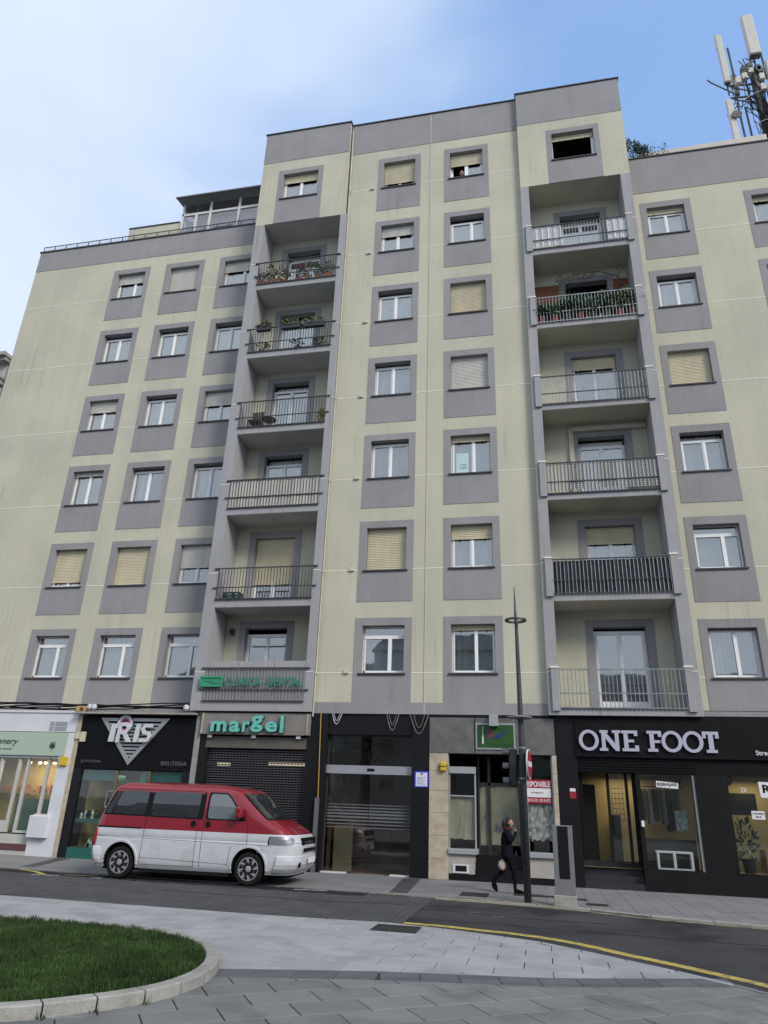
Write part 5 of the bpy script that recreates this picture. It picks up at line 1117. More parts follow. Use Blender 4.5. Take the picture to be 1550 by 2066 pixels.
# edge stones along the road side of the light paving
ek = thing('edge_kerb', '', '', (0, -7.4, 0)); ek['kind'] = 'structure'
for k_ in ('label', 'category'): del ek[k_]
x = -12
while x < 8:
    x1 = x+(.9 if x < 3.5 else .5); n0 = NK(x); n1 = NK(x1)
    MB().slab([(x+.004, n0-.14), (x1-.004, n1-.14), (x1-.004, n1), (x+.004, n0)], -.12, .001, 0, .006).build('kerbstone', m_gran if x < 6.3 else m_gran2, ek); x = x1
# dark border course
bd = struct(strip('plaza_border', [x for x in xs if -2 <= x <= 6.6]+[6.7], BD, lambda x: BD(x)-.42, -.0115, m_mort)); bd_n = 0
Pb = [(x, BD(x)) for x in [1.0+.1*i for i in range(60)]]; s_acc = 0; x = 1.0
while x < 7.0:
    x1 = x+.405
    for (d0, d1) in ((0, .2), (.206, .40)):
        P = [(x+.003, BD(x)-d1), (x1-.003, BD(x1)-d1), (x1-.003, BD(x1)-d0), (x+.003, BD(x)-d0)]
        P = [(p[0]+.35*(BD(p[0])-p[1])*(.6 if x > 3 else .2), p[1]) for p in P]
        if P[0][1] < NK(P[0][0])-.1: MB().slab(P, -.04, .0005, 0, .003).build('slab', m_bord, bd)
    x = x1
# dark granite slabs, rows turned 34 degrees
pd = struct(MB().add([(-30, -40, -.0125), (30, -40, -.0125), (30, -9, -.0125), (-30, -9, -.0125)], [(0, 1, 2, 3)]).build('plaza_dark', m_mort, o=(0, -15, -.0125)))
pd.data.clear_geometry(); _P = [(-8.5, -19.4), (12, -19.4), (11.9, -16.8), (11, -15.5), (8, -11.4), (6.96, -10.2), (6.7, -10.05)]+[(x, BD(x)-.3) for x in (6.0, 5, 4, 3, 2, 1, 0, -5)]+[(-8.5, -12.6)]
pd.data.from_pydata([(a, b+15, 0) for a, b in _P], [], [tuple(range(len(_P)))])
AN = math.radians(34.4); ca, sa = math.cos(AN), math.sin(AN); stdd = None; cnd = []; rest = MB()
for j in range(-22, 14):
    v0 = -11.84+.4*j
    for i in range(-22, 26):
        u0 = -4.763+.63*i+(.315 if j % 2 else 0)
        P = [(u*ca-v*sa, u*sa+v*ca) for u, v in ((u0+.006, v0+.006), (u0+.624, v0+.006), (u0+.624, v0+.394), (u0+.006, v0+.394))]
        cx, cy = sum(p[0] for p in P)/4, sum(p[1] for p in P)/4
        if cy < -19 or cx < -8 or cx > 12: continue
        full = all(p[1] < BD(p[0])-.42 and p[1] < NK(p[0])-.16 for p in P)
        if not full:
            a_, b_ = min(p[0] for p in P), max(p[0] for p in P); P = clipy(P, a_, b_, lambda u_: BD(u_)-.405, True)
            if len(P) > 2: P = clipy(P, a_, b_, lambda u_: NK(u_)-.15, True)
        if len(P) < 3 or all(inpoly(p[0], p[1], KO) for p in P): continue
        cnd.append((cx, cy, P, full))
def vis(cx, cy): d = Vector((cx, cy, 0))-CAMP; w_ = d.dot(_f); return w_ > 0 and abs(d.dot(_r)/w_*1415.85) < 900 and d.dot(_u)/w_*1415.85 > -1200
cnd.sort(key=lambda c_: (not vis(c_[0], c_[1]), (c_[0]-4.78)**2+(c_[1]+19.2)**2))
for i, (cx, cy, P, full) in enumerate(cnd):
    if i >= 290: rest.slab(P, -.04, 0, 0, .003); continue
    if full:
        if stdd is None: stdd = MB().bevbox(-.309, .309, -.194, .194, -.04, 0, .004).build('slab', m_gran2, pd, o=(0, 0, 0)); stdd.location = Vector((cx, cy, 0))-FO[pd.name]; stdd.rotation_euler = (0, 0, AN)
        else: instance(stdd, pd, (cx, cy, rg.uniform(-.0015, .0015)), AN)
    else: MB().slab(P, -.04, 0, 0, .004).build('slab', m_gran2, pd)
if rest.v: rest.build('outer_slabs', m_gran2, pd, kind='stuff')
# kerb stones round the grass
kb = thing('grass_kerb', 'curved pale granite kerb round the lawn', 'kerb', (0, -11.8, 0)); 
def offs(P, d):
    out = []
    for i in range(len(P)):
        a = Vector(P[max(i-1, 0)]); b = Vector(P[min(i+1, len(P)-1)]); t_ = (b-a).normalized(); n = Vector((t_.y, -t_.x)); out.append((P[i][0]+n.x*d, P[i][1]+n.y*d))
    return out
def resamp(P, st):
    out = [P[0]]; acc = 0
    for a, b in zip(P[:-1], P[1:]):
        L_ = math.dist(a, b); d = st-acc
        while d <= L_: out.append((a[0]+(b[0]-a[0])*d/L_, a[1]+(b[1]-a[1])*d/L_)); d += st
        acc = (acc+L_) % st
    return out
KR = resamp(KO, .105)
KI = offs(KR, .15); n_k = 0
for i in range(0, len(KR)-4, 4):
    q = MB(); A = KR[i:i+5]; Bq = KI[i:i+5]
    def sh(P, e0): # joint gaps
        P = [Vector(p) for p in P]; P[0] = P[0]+(P[1]-P[0])*.07; P[-1] = P[-1]+(P[-2]-P[-1])*.07; return P
    A = sh(A, 0); Bq = sh(Bq, 0); lay = []
    for (fr_, z) in ((0, -.05), (0, .088), (.07, .10), (.93, .10), (1, .088), (1, -.05)): lay.append([(a.x+(b.x-a.x)*fr_, a.y+(b.y-a.y)*fr_, z) for a, b in zip(A, Bq)])
    vs = [p for l in lay for p in l]; fs = []
    for l in range(5):
        for k_ in range(4): fs.append((l*5+k_, l*5+k_+1, l*5+k_+6, l*5+k_+5))
    fs += [tuple(l*5 for l in range(6)), tuple(l*5+4 for l in range(5, -1, -1))]
    q.add(vs, fs).build('kerbstone', m_kerb, kb, fixn=True)
# soil and grass blades
KI2 = offs(KR, .16); GP = KI2
q = MB(); q.add([(x, y, .06) for x, y in GP], [tuple(range(len(GP)))]); o = q.build('soil', mat('soil', (.03, .035, .015), 1), None); struct(o)
rs = np.random.default_rng(3); NB = 190000
bx = rs.uniform(-4.5, 1.6, NB); by = rs.uniform(-14.6, -9.6, NB)
gp = np.array(GP); inside = np.zeros(NB, bool); j = len(gp)-1
for i in range(len(gp)):
    yi, yj, xi, xj = gp[i, 1], gp[j, 1], gp[i, 0], gp[j, 0]
    if yi != yj: cnd_ = ((yi > by) != (yj > by)) & (bx < (xj-xi)*(by-yi)/(yj-yi)+xi); inside ^= cnd_
    j = i
bx, by = bx[inside], by[inside]; n = len(bx)
h = rs.uniform(.03, .085, n)*(1+.4*np.sin(bx*3.1+np.sin(by*2.3))*np.cos(by*2.7))*(1+.25*np.sin(bx*17)*np.sin(by*15+bx*5)); an = rs.uniform(0, 6.283, n); le = rs.uniform(.0, .035, n); la = rs.uniform(0, 6.283, n); wd = rs.uniform(.0025, .0045, n)
V = np.empty((n, 5, 3)); dx, dy = np.cos(an)*wd, np.sin(an)*wd; lx, ly = np.cos(la)*le, np.sin(la)*le
V[:, 0] = np.stack([bx-dx, by-dy, np.full(n, .06)], 1); V[:, 1] = np.stack([bx+dx, by+dy, np.full(n, .06)], 1)
V[:, 2] = np.stack([bx+dx*.8+lx*.4, by+dy*.8+ly*.4, .06+h*.6], 1); V[:, 3] = np.stack([bx-dx*.8+lx*.4, by-dy*.8+ly*.4, .06+h*.6], 1); V[:, 4] = np.stack([bx+lx, by+ly, .06+h], 1)
me = bpy.data.meshes.new('grass'); nv = n*5; me.vertices.add(nv); me.vertices.foreach_set('co', V.reshape(-1))
b5 = np.arange(n)*5; li = np.empty((n, 7), np.int32); li[:, 0:4] = b5[:, None]+np.array([0, 1, 2, 3]); li[:, 4:7] = b5[:, None]+np.array([3, 2, 4])
me.loops.add(n*7); me.loops.foreach_set('vertex_index', li.reshape(-1)); me.polygons.add(n*2)
ls = np.empty((n, 2), np.int32); ls[:, 0] = np.arange(n)*7; ls[:, 1] = np.arange(n)*7+4; me.polygons.foreach_set('loop_start', ls.reshape(-1)); me.update(calc_edges=True); me.validate()
m_gr = mat('grass_blade', (.034, .064, .017), .6, spec=.2, var=.5, vscale=1.6, speck=.5, spscale=90, dirt=(.10, .12, .03), dscale=12, damt=.5, dthr=.55); me.materials.append(m_gr)
gr = bpy.data.objects.new('grass', me); C.objects.link(gr); FO['grass'] = Vector((0, 0, 0)); tag(gr, 'dark green mown grass inside the curved granite kerb', 'grass'); gr['kind'] = 'stuff'
q = MB(); rg = random.Random(31)
for i in range(0, len(KR), 4):
    if rg.random() < .75 and KR[i][1] < -12.2:
        for k_ in range(26):
            px, py = KR[i][0]+rg.uniform(-.05, .05), KR[i][1]+rg.uniform(-.05, .02); hh = rg.uniform(.02, .08); a = rg.uniform(0, 6.28); q.add([(px-.003, py, 0), (px+.003, py, 0), (px+.03*math.cos(a), py+.03*math.sin(a), hh)], [(0, 1, 2)])
o = q.build('weeds', m_gr); tag(o, 'small weeds growing in the joints at the foot of the kerb', 'weeds'); o['kind'] = 'stuff'
# ------------------------------------------------------------------ the van
m_vred = mat('van_red', (.21, .005, .014), .3, spec=.5, coat=.7, var=.05, vscale=3); m_vwh = mat('van_white', (.52, .53, .55), .35, coat=.5, var=.05, vscale=3, dirt=(.30, .28, .24), dscale=3, damt=.35, dthr=.52)
m_vblk = mat('van_rubber', (.009, .009, .01), .8, spec=.15); m_vgl = mat('van_tinted_glass', (.02, .024, .026), .03, spec=1.0, bump=.25, bscale=2.5); m_vglf = glass_mat('van_front_glass', (.45, .5, .5), .5)
m_tyre = mat('tyre', (.013, .013, .014), .9, bump=.3, spec=.15); m_rim = mat('alloy_rim', (.33, .33, .335), .35, metal=.25); m_chr = mat('lamp_chrome', (.30, .31, .33), .35, metal=.6)
van = thing('parked_van', 'red over white passenger van parked in front of the shuttered shop', 'van', (-4.19, -2.91, ROADZ+.02), local=True)
van.rotation_euler = (0, 0, math.radians(1.6))
def tab(T, z):
    if z <= T[0][0]: return T[0][1]
    for (a, b), (c_, d) in zip(T[:-1], T[1:]):
        if z <= c_: return b+(d-b)*(z-a)/(c_-a)
    return T[-1][1]
TW = [(.22, .86), (.30, .905), (.45, .925), (.8, .93), (.98, .925), (1.24, .90), (1.5, .865), (1.75, .815), (1.83, .77), (1.89, .68), (1.93, .50), (1.95, .25)]
TR = [(.22, -.62), (.6, -.70), (1.0, -.69), (1.3, -.60), (1.8, -.43), (1.88, -.36), (1.92, -.2), (1.95, .2)]
TF = [(.22, 3.82), (.4, 3.93), (.7, 3.97), (.88, 3.95), (.97, 3.88), (1.08, 3.72), (1.2, 3.50), (1.28, 3.36), (1.5, 3.08), (1.75, 2.78), (1.83, 2.66), (1.89, 2.45), (1.93, 2.1), (1.95, 1.6)]
def plan(z, ns=36, nf=10, nr=5, grow=0):
    w_, xr, xf = tab(TW, z)+grow, tab(TR, z)-grow, tab(TF, z)+grow
    rr = .10; af = .55 if z < 1.0 else .42; nn = 3.4; half = []
    for k in range(nf+1):
        a = math.pi/2*(k/nf); half.append((xf-af+af*max(0, math.cos(a))**(2/nn), -w_*math.sin(a)**(2/nn)))
    xs_ = [xf-af+(xr+rr-xf+af)*k/ns for k in range(1, ns)]; half += [(x, -w_) for x in xs_]
    for k in range(nr+1): a = math.pi/2*k/nr; half.append((xr+rr-rr*math.sin(a), -w_+rr-rr*math.cos(a)))
    half.append((xr, 0)); return half+[(x, -y) for x, y in half[-2:0:-1]]
zs_ = [.22, .26, .30, .36, .45, .55, .66, .76, .80, .82, .84, .92, .985, .99, 1.05, 1.12, 1.2, 1.26, 1.32, 1.4, 1.5, 1.6, 1.7, 1.76, 1.80, 1.84, 1.87, 1.90, 1.925, 1.945, 1.95]
rings = []
for z in zs_:
    g = -.008 if z == .82 else 0
    rings.append([(x, y, z) for x, y in plan(z, grow=g)])
n = len(rings[0]); q = MB(); vs = [p for r in rings for p in r]
for l in range(len(rings)-1):
    zc = (zs_[l]+zs_[l+1])/2
    fs = [(l*n+(k+1) % n, l*n+k, (l+1)*n+k, (l+1)*n+(k+1) % n) for k in range(n)]
    q.f += fs; q.mi += [0 if zc > .987 else 1]*n
q.v = vs; q.f.append(tuple(range(n))); q.mi.append(1); q.f.append(tuple(range(len(vs)-1, len(vs)-n-1, -1))); q.mi.append(0)
body = q.build('body', [m_vred, m_vwh, m_vblk], van, o=(0, 0, 0), fixn=True)
cut = MB()
for x in (0, 2.92): cut.lathe([(.375, -1.2), (.375, -.62)], (x, 0, .34), 40, 'y', 0); cut.lathe([(.375, .62), (.375, 1.2)], (x, 0, .34), 40, 'y', 0)
co = cut.build('cutter', [m_vblk], None, o=(0, 0, 0), fixn=True); 
bmod = body.modifiers.new('b', 'BOOLEAN'); bmod.object = co; bmod.operation = 'DIFFERENCE'; bmod.solver = 'EXACT'; bmod.material_mode = 'TRANSFER'
co.matrix_world = Matrix.Identity(4); sv = van.location.copy(), van.rotation_euler.copy(); van.location = (0, 0, 0); van.rotation_euler = (0, 0, 0)
bpy.context.view_layer.update(); me = bpy.data.meshes.new_from_object(body.evaluated_get(bpy.context.evaluated_depsgraph_get())); body.modifiers.clear(); body.data = me
van.location, van.rotation_euler = sv; bpy.data.objects.remove(co)
for p in me.polygons: p.use_smooth = abs(p.normal.y) < .999 or True
try: me.set_sharp_from_angle(angle=math.radians(32))
except Exception: pass
def side_y(x, z, s=-1, off=.004):
    w_, xf = tab(TW, z), tab(TF, z); af = .55 if z < 1.0 else .42
    if x > xf-af: c_ = min(1, (x-xf+af)/af); w_ = w_*(max(0, 1-c_**3.4))**(1/3.4)
    return s*(w_+off)
def patch(name, poly, m, off=.006, s=-1, nx=14, nz=6, parent=None, th=.012):
    """a panel following the van's side: poly = (x bottom-left, bottom-right, top-right, top-left) as (x,z)"""
    (ax, az), (bx_, bz), (cx, cz), (dx_, dz) = poly; q = MB(); g = []
    for j in range(nz+1):
        v_ = j/nz; r = []
        for i in range(nx+1):
            u_ = i/nx; x = (ax+(bx_-ax)*u_)*(1-v_)+(dx_+(cx-dx_)*u_)*v_; z = (az+(bz-az)*u_)*(1-v_)+(dz+(cz-dz)*u_)*v_
            # round the corners
            e = min(u_, 1-u_)*abs(bx_-ax); ez = min(v_, 1-v_)*abs(dz-az); rc = .05
            if e < rc and ez < rc:
                k = rc-math.hypot(rc-e, rc-ez)
                if k < 0: fx = rc/math.hypot(rc-e, rc-ez); ddx = (rc-e)*(1-fx); ddz = (rc-ez)*(1-fx); x += ddx*(1 if u_ < .5 else -1); z += ddz*(1 if v_ < .5 else -1)
            r.append((x, side_y(x, z, s, off), z))
        g.append(r)
    for j in range(nz):
        for i in range(nx): q.quad(g[j][i], g[j][i+1], g[j+1][i+1], g[j+1][i])
    rim_ = [g[0][i] for i in range(nx+1)]+[g[j][nx] for j in range(1, nz+1)]+[g[nz][i] for i in range(nx-1, -1, -1)]+[g[j][0] for j in range(nz-1, 0, -1)]
    for i in range(len(rim_)):
        a, b = rim_[i], rim_[(i+1) % len(rim_)]; q.quad(a, (a[0], a[1]-s*th, a[2]), (b[0], b[1]-s*th, b[2]), b)
    return q.build(name, m, parent or van, smooth=False)
def grow(P, d): return [(P[0][0]-d, P[0][1]-d), (P[1][0]+d, P[1][1]-d), (P[2][0]+d, P[2][1]+d), (P[3][0]-d, P[3][1]+d)]
WN = [[(-.34, 1.28), (.44, 1.26), (.44, 1.745), (-.19, 1.755)], [(.57, 1.255), (1.68, 1.245), (1.68, 1.75), (.57, 1.745)], [(1.90, 1.245), (2.72, 1.245), (2.30, 1.735), (1.90, 1.74)]]
for s in (-1, 1):
    patch('window_seal', [(-.56, 1.245), (1.80, 1.215), (1.80, 1.775), (-.36, 1.785)], m_vblk, .003, s, 40, 6)
    patch('window_seal', [(1.85, 1.215), (2.80, 1.225), (2.30, 1.765), (1.85, 1.77)], m_vblk, .004, s, 20, 6)
    for i, P in enumerate(WN): patch('side_window', P, m_vgl if i < 2 else mat('van_clear_glass', (.13, .15, .155), .06, spec=.9) if 'van_clear_glass' not in bpy.data.materials else bpy.data.materials['van_clear_glass'], .008, s)
    q = MB()
    for k in range(11):
        z = 1.28+k*.041; x = -.505+k*.0165; q.add([(x, side_y(x, z, s, .012), z), (x+.13, side_y(x, z, s, .012), z), (x+.13, side_y(x, z+.02, s, .005), z+.022), (x, side_y(x, z+.02, s, .005), z+.022)], [(0, 1, 2, 3)])
    q.build('vent_louvre', m_vred if False else m_rail, van)
    patch('slide_rail', [(-.66, .99), (.46, .985), (.46, 1.012), (-.66, 1.022)], m_vblk, .006, s, 20, 1)
    # seams
    q = MB()
    def seam(P, w_=.0045):
        for (a, b) in zip(P[:-1], P[1:]):
            for k in range(8):
                x0_, z0_ = a[0]+(b[0]-a[0])*k/8, a[1]+(b[1]-a[1])*k/8; x1_, z1_ = a[0]+(b[0]-a[0])*(k+1)/8, a[1]+(b[1]-a[1])*(k+1)/8
                dx_, dz_ = x1_-x0_, z1_-z0_; L_ = math.hypot(dx_, dz_); nx_, nz_ = -dz_/L_*w_, dx_/L_*w_
                q.quad(*[(x, side_y(x, z, s, .0025), z) for x, z in ((x0_-nx_, z0_-nz_), (x1_-nx_, z1_-nz_), (x1_+nx_, z1_+nz_), (x0_+nx_, z0_+nz_))])
    seam([(.49, 1.24), (.48, .80), (.46, .32)]); seam([(1.70, 1.24), (1.69, .30)]); seam([(1.83, 1.24), (1.83, .30)]); seam([(2.82, 1.2), (2.85, .82), (2.84, .74)]); seam([(2.50, .72), (2.44, .34)])
    seam([(-.68, .82), (-.4, .82)]); seam([(-.40, .815), (3.4, .77)], .003); seam([(.46, .43), (2.46, .38)], .003); seam([(.46, .30), (1.69, .30)], .003); q.build('door_seams', m_vblk, van)
    for (a, b) in ((1.52, 1.68), (1.86, 2.0)):
        q = MB(); yy_ = side_y(a, 1.13, s); q.lathe([(.055, 0), (.06, .004), (.05, .012)], ((a+b)/2, yy_ if s > 0 else yy_-.012, 1.13), 20, 'y'); q.bevbox((a+b)/2-.02, (a+b)/2+.02, min(yy_, yy_+s*.03), max(yy_, yy_+s*.03), 1.06, 1.20, .008); q.build('door_handle', m_vblk, van)
    # mirror
    q = MB(); y_ = side_y(2.62, 1.3, s); ya, yb = sorted((y_+s*.03, y_+s*.23)); q.bevbox(2.58, 2.72, ya, yb, 1.27, 1.50, .03); Mi = q.build('wing_mirror', m_vred, van)
    q = MB(); ya, yb = sorted((y_+s*.05, y_+s*.21)); q.box(2.572, 2.579, ya, yb, 1.30, 1.47); q.build('mirror_glass', m_chr, Mi); q = MB(); ya, yb = sorted((y_-s*.01, y_+s*.05)); q.box(2.62, 2.74, ya, yb, 1.25, 1.31); q.build('mirror_arm', m_vblk, Mi)
    # lamps
    patch('headlight', [(3.33, .79), (3.84, .79), (3.84, .935), (3.36, .955)], m_chr, .006, s, 12, 3)
    patch('indicator_surround', [(3.30, .775), (3.36, .775), (3.38, .96), (3.33, .965)], m_vblk, .004, s, 3, 3)
    patch('tail_light', [(-.66, .62), (-.60, .62), (-.60, .98), (-.655, .98)], m_red, .012, s, 2, 3)
    # arches lip
    for x in (0, 2.92):
        q = MB(); P = []
        for k in range(19): a = math.pi*(k/18)*1.08-.12; P.append((x+.395*math.cos(a), .34+.395*math.sin(a)))
        for (a, b) in zip(P[:-1], P[1:]):
            c_ = lambda p, f_, o_: (x+(p[0]-x)*f_, side_y(p[0], max(.24, p[1]), s, o_), .34+(p[1]-.34)*f_)
            q.quad(c_(a, .95, .012), c_(b, .95, .012), c_(b, 1.05, .014), c_(a, 1.05, .014)); q.quad(c_(a, 1.05, .014), c_(b, 1.05, .014), c_(b, 1.08, -.002), c_(a, 1.08, -.002)); q.quad(c_(a, .95, -.02), c_(b, .95, -.02), c_(b, .95, .012), c_(a, .95, .012))
        q.build('wheel_arch', m_vwh, van, fixn=False)
# bumpers
for name, z0, z1 in (('rear_bumper', .27, .62), ('front_bumper', .25, .60)):
    q = MB(); prof = [(-.03, z0), (.022, z0+.02), (.045, z0+.09), (.05, (z0+z1)/2), (.045, z1-.10), (.03, z1-.03), (-.012, z1)]; L_ = []
    for (o_, z) in prof:
        rg_ = plan(z, 60, 18, 8, .0)
        if name == 'front_bumper': h_ = [p for p in rg_[:40] if p[0] > 3.30]; xe, sg = 3.33, 1
        else: h_ = [p for p in rg_[:len(rg_)//2+1] if p[0] < -.40][::-1]; xe, sg = -.42, -1
        sel = []
        for (x, y) in h_:
            k = min(1, abs(x-xe)/.16); k = math.sqrt(max(0, k)); g = o_*k-.006*(1-k); r_ = math.hypot((x-1.6)*.25, y) or 1
            ny = y/.93; nx_ = sg*(1 if abs(y) < .6 else max(0, 1-(abs(y)-.6)/.30)); sel.append((x+nx_*g, y+(ny*g if abs(y) > .6 else 0), z))
        L_.append(sel[::-1]+[(x, -y, z) for x, y, z in sel[1:]])
    mN = min(len(l) for l in L_)
    for l in range(len(L_)): 
        e_ = (len(L_[l])-mN)//2; L_[l] = L_[l][e_:e_+mN]
    for l in range(len(L_)-1):
        for k in range(mN-1): q.quad(L_[l][k], L_[l][k+1], L_[l+1][k+1], L_[l+1][k])
    for e in (0, mN-1): q.add([L_[l][e] for l in range(len(L_))], [tuple(range(len(L_)))])
    ob_ = q.build(name, m_vwh, van, fixn=True, smooth=True)
    try: ob_.data.set_sharp_from_angle(angle=math.radians(50))
    except Exception: pass
# front face: grille, plate, windscreen
q = MB()
for k in range(5): z = .80+k*.028; xf = tab(TF, z)+.008; q.box(xf-.03, xf, -.50, .50, z, z+.016)
q.box(3.90, 3.945, -.52, .52, .79, .93); q.build('grille', m_vblk, van); q = MB(); q.box(3.97, 3.985, -.45, .45, .66, .73); q.build('lower_grille', m_vblk, van)
q = MB(); q.box(4.02, 4.035, -.26, .26, .44, .55); q.build('number_plate', m_white, van); 
q = MB(); q.lathe([(.05, 0), (.05, .03)], (3.93, -.62, .42), 14, 'x'); q.build('fog_lamp', m_vblk, van); q = MB(); q.lathe([(.05, 0), (.05, .03)], (3.93, .62, .42), 14, 'x'); q.build('fog_lamp', m_vblk, van)
def wsc(y, z, off): # point on the sloping front
    w_, xf = tab(TW, z), tab(TF, z); c_ = min(.999, abs(y)/w_); return (xf-.42+.42*(1-c_**3.4)**(1/3.4)+off, y, z+off*.6)
for (nm, m_, d, off) in (('windscreen_seal', m_vblk, .03, .004), ('windscreen', m_vgl, 0, .009)):
    q = MB(); g = []
    for j in range(9):
        z = 1.285-d+(1.765+d*1.2-1.285)*j/8; r = []; hw = tab(TW, z)-.075+d
        for i in range(21): r.append(wsc(-hw+2*hw*i/20, z, off))
        g.append(r)
    for j in range(8):
        for i in range(20): q.quad(g[j][i], g[j][i+1], g[j+1][i+1], g[j+1][i])
    q.build(nm, m_, van, smooth=True)
q = MB(); q.tube([wsc(-.55, 1.29, .03), wsc(.05, 1.33, .035)], .008, 5); q.tube([wsc(.1, 1.29, .03), wsc(.65, 1.34, .035)], .008, 5); q.build('wiper', m_vblk, van)
q = MB(); q.add([(-.56, -.74, 1.3), (-.40, -.70, 1.74), (-.40, .70, 1.74), (-.56, .74, 1.3)], [(0, 1, 2, 3)]); q.v = [(x-.04, y, z) for x, y, z in q.v]; q.build('rear_window', m_vgl, van)
for k, (x, h_) in enumerate(((3.05, .018), (3.08, .014))): MB().box(x, x+.17, side_y(x+.17, .68-.04*k, -1, .004), side_y(x, .68-.04*k, -1, -.01), .68-.045*k, .68-.045*k+h_).build('badge', m_chr, van)
# underside, with a low, wide box shaped to block light beneath the van
q = MB(); q.box(-.5, 3.7, -.66, .66, .16, .24); q.box(.45, 2.47, -.86, .86, .15, .24); q.tube([(.9, -.5, .18), (1.5, -.5, .18)], .07, 8); q.build('underbody_shade_box', m_vblk, van)
# wheels
def wheel(x, y, s, first=None):
    if first: 
        r = first.copy(); C.objects.link(r); r.parent = van; r.location = (x, y, .315); FO[r.name] = Vector((x, y, .315)); r.rotation_euler = (0, 0, 0 if s < 0 else math.pi)
        for ch in first.children: c_ = ch.copy(); C.objects.link(c_); c_.parent = r
        return r
    T_ = MB(); T_.lathe([(.20, -.09), (.235, -.10), (.29, -.10), (.315, -.075), (.322, 0), (.315, .075), (.29, .10), (.235, .10), (.20, .09)], (0, 0, 0), 40, 'y')
    r = T_.build('wheel', m_tyre, van, o=(0, 0, 0), smooth=False, fixn=True); FO[r.name] = Vector((x, y, .315)); r.location = (x, y, .315)
    def ch(mb, nm, m_): o = mb.build(nm, m_, None, o=(0, 0, 0), fixn=True); o.parent = r; o.location = (0, 0, 0)
    q = MB(); n = 36
    for k in range(n):
        a0, a1 = 2*math.pi*k/n, 2*math.pi*(k+1)/n
        for (r0, y0, r1, y1) in ((.225, -.095, .205, -.098), (.205, -.098, .195, -.06), (.195, -.06, .19, .05)):
            P = lambda rr_, yy_, a: (rr_*math.cos(a), yy_, rr_*math.sin(a)); q.quad(P(r0, y0, a0), P(r0, y0, a1), P(r1, y1, a1), P(r1, y1, a0))
    for k in range(8):
        a = 2*math.pi*k/8+.2; ca_, sa_ = math.cos(a), math.sin(a)
        def pt(rr_, t_, yy_): return (rr_*ca_-t_*sa_, yy_, rr_*sa_+t_*ca_)
        q.add([pt(.04, -.018, -.085), pt(.04, .018, -.085), pt(.13, .034, -.092), pt(.198, .030, -.09), pt(.198, -.030, -.09), pt(.13, -.034, -.092), pt(.04, -.018, -.05), pt(.04, .018, -.05), pt(.13, .034, -.06), pt(.198, .03, -.06), pt(.198, -.03, -.06), pt(.13, -.034, -.06)],
              [(0, 1, 2, 3, 4, 5), (0, 6, 7, 1), (1, 7, 8, 2), (2, 8, 9, 3), (4, 10, 11, 5), (5, 11, 6, 0)])
    ch(q, 'rim', m_rim); q = MB(); q.lathe([(.055, -.07), (.06, -.09), (.045, -.098)], (0, 0, 0), 20, 'y'); ch(q, 'hub_cap', m_rim); q = MB(); q.lathe([(.19, -.03), (.19, -.02)], (0, 0, 0), 24, 'y'); ch(q, 'brake_disc', m_vblk)
    return r
w1 = wheel(0, -.80, -1); wheel(2.92, -.80, -1, w1); wheel(0, .80, 1, w1); wheel(2.92, .80, 1, w1)
# ------------------------------------------------------------------ street furniture
m_lpost = mat('lamp_post_grey', (.04, .041, .047), .5, metal=.2, var=.06)
t = thing('street_lamp', 'tall slim grey lamp post with a ring near its pointed top', 'street lamp', (4.455, -3.67, 0)); X0, Y0 = 4.455, -3.67
q = MB(); q.tube([(X0, Y0, -.02), (X0, Y0, 2.9), (X0-.005, Y0, 3.45), (X0-.02, Y0, 5.45), (X0-.03, Y0, 5.6), (X0-.035, Y0, 6.28)], [.072, .066, .055, .036, .03, .006], 20); q.build('post', m_lpost, t, smooth=True)
q = MB(); n = 36; c0 = (X0-.03, Y0, 5.48)
for k in range(n):
    a0, a1 = 2*math.pi*k/n, 2*math.pi*(k+1)/n; P = lambda r_, z, a: (c0[0]+r_*math.cos(a), c0[1]+r_*math.sin(a), c0[2]+z)
    for (r0, z0, r1, z1) in ((.16, 0, .17, .03), (.17, .03, .235, .035), (.235, .035, .24, .0), (.24, 0, .16, 0)): q.quad(P(r0, z0, a0), P(r0, z0, a1), P(r1, z1, a1), P(r1, z1, a0))
for k in range(3): a = k*2.09+.3; q.tube([c0, (c0[0]+.17*math.cos(a), c0[1]+.17*math.sin(a), c0[2]+.02)], .008, 5)
q.build('ring', m_lpost, t, fixn=True)
q = MB(); q.lathe([(.06, .06), (.25, .03), (.26, .015), (.24, .0), (.08, -.02)], (X0-.02, Y0, 3.40), 36); q.build('lower_disc', mat('disc_grey', (.22, .22, .22), .5), t, smooth=False); MB().lathe([(.04, 0), (.04, .06)], (X0-.13, Y0-.05, 3.33), 12).build('lamp_head', m_wht, t)
for z in (2.80, 2.21): MB().lathe([(.078, 0), (.078, .03)], (X0, Y0, z), 20).build('clamp', m_railg, t)
t = thing('road_sign', 'round no entry sign seen almost edge on at the right of the lamp post', 'road sign', (4.56, -3.70, 2.2)); an = math.radians(-8); nx_, ny_ = math.cos(an), math.sin(an)
def disc(r, d0, d1, z, m_, nm, poly=None):
    q = MB(); n = 36; P0_ = []
    pts = poly or [(r*math.cos(2*math.pi*k/n), r*math.sin(2*math.pi*k/n)) for k in range(n)]
    for d in (d0, d1):
        for (u_, v_) in pts: P0_.append((4.585+nx_*d-ny_*u_, -3.72+ny_*d+nx_*u_, z+v_))
    k = len(pts); q.add(P0_, [tuple(range(k-1, -1, -1)), tuple(range(k, 2*k))]+[(i, (i+1) % k, (i+1) % k+k, i+k) for i in range(k)]); q.build(nm, m_, t, fixn=True)
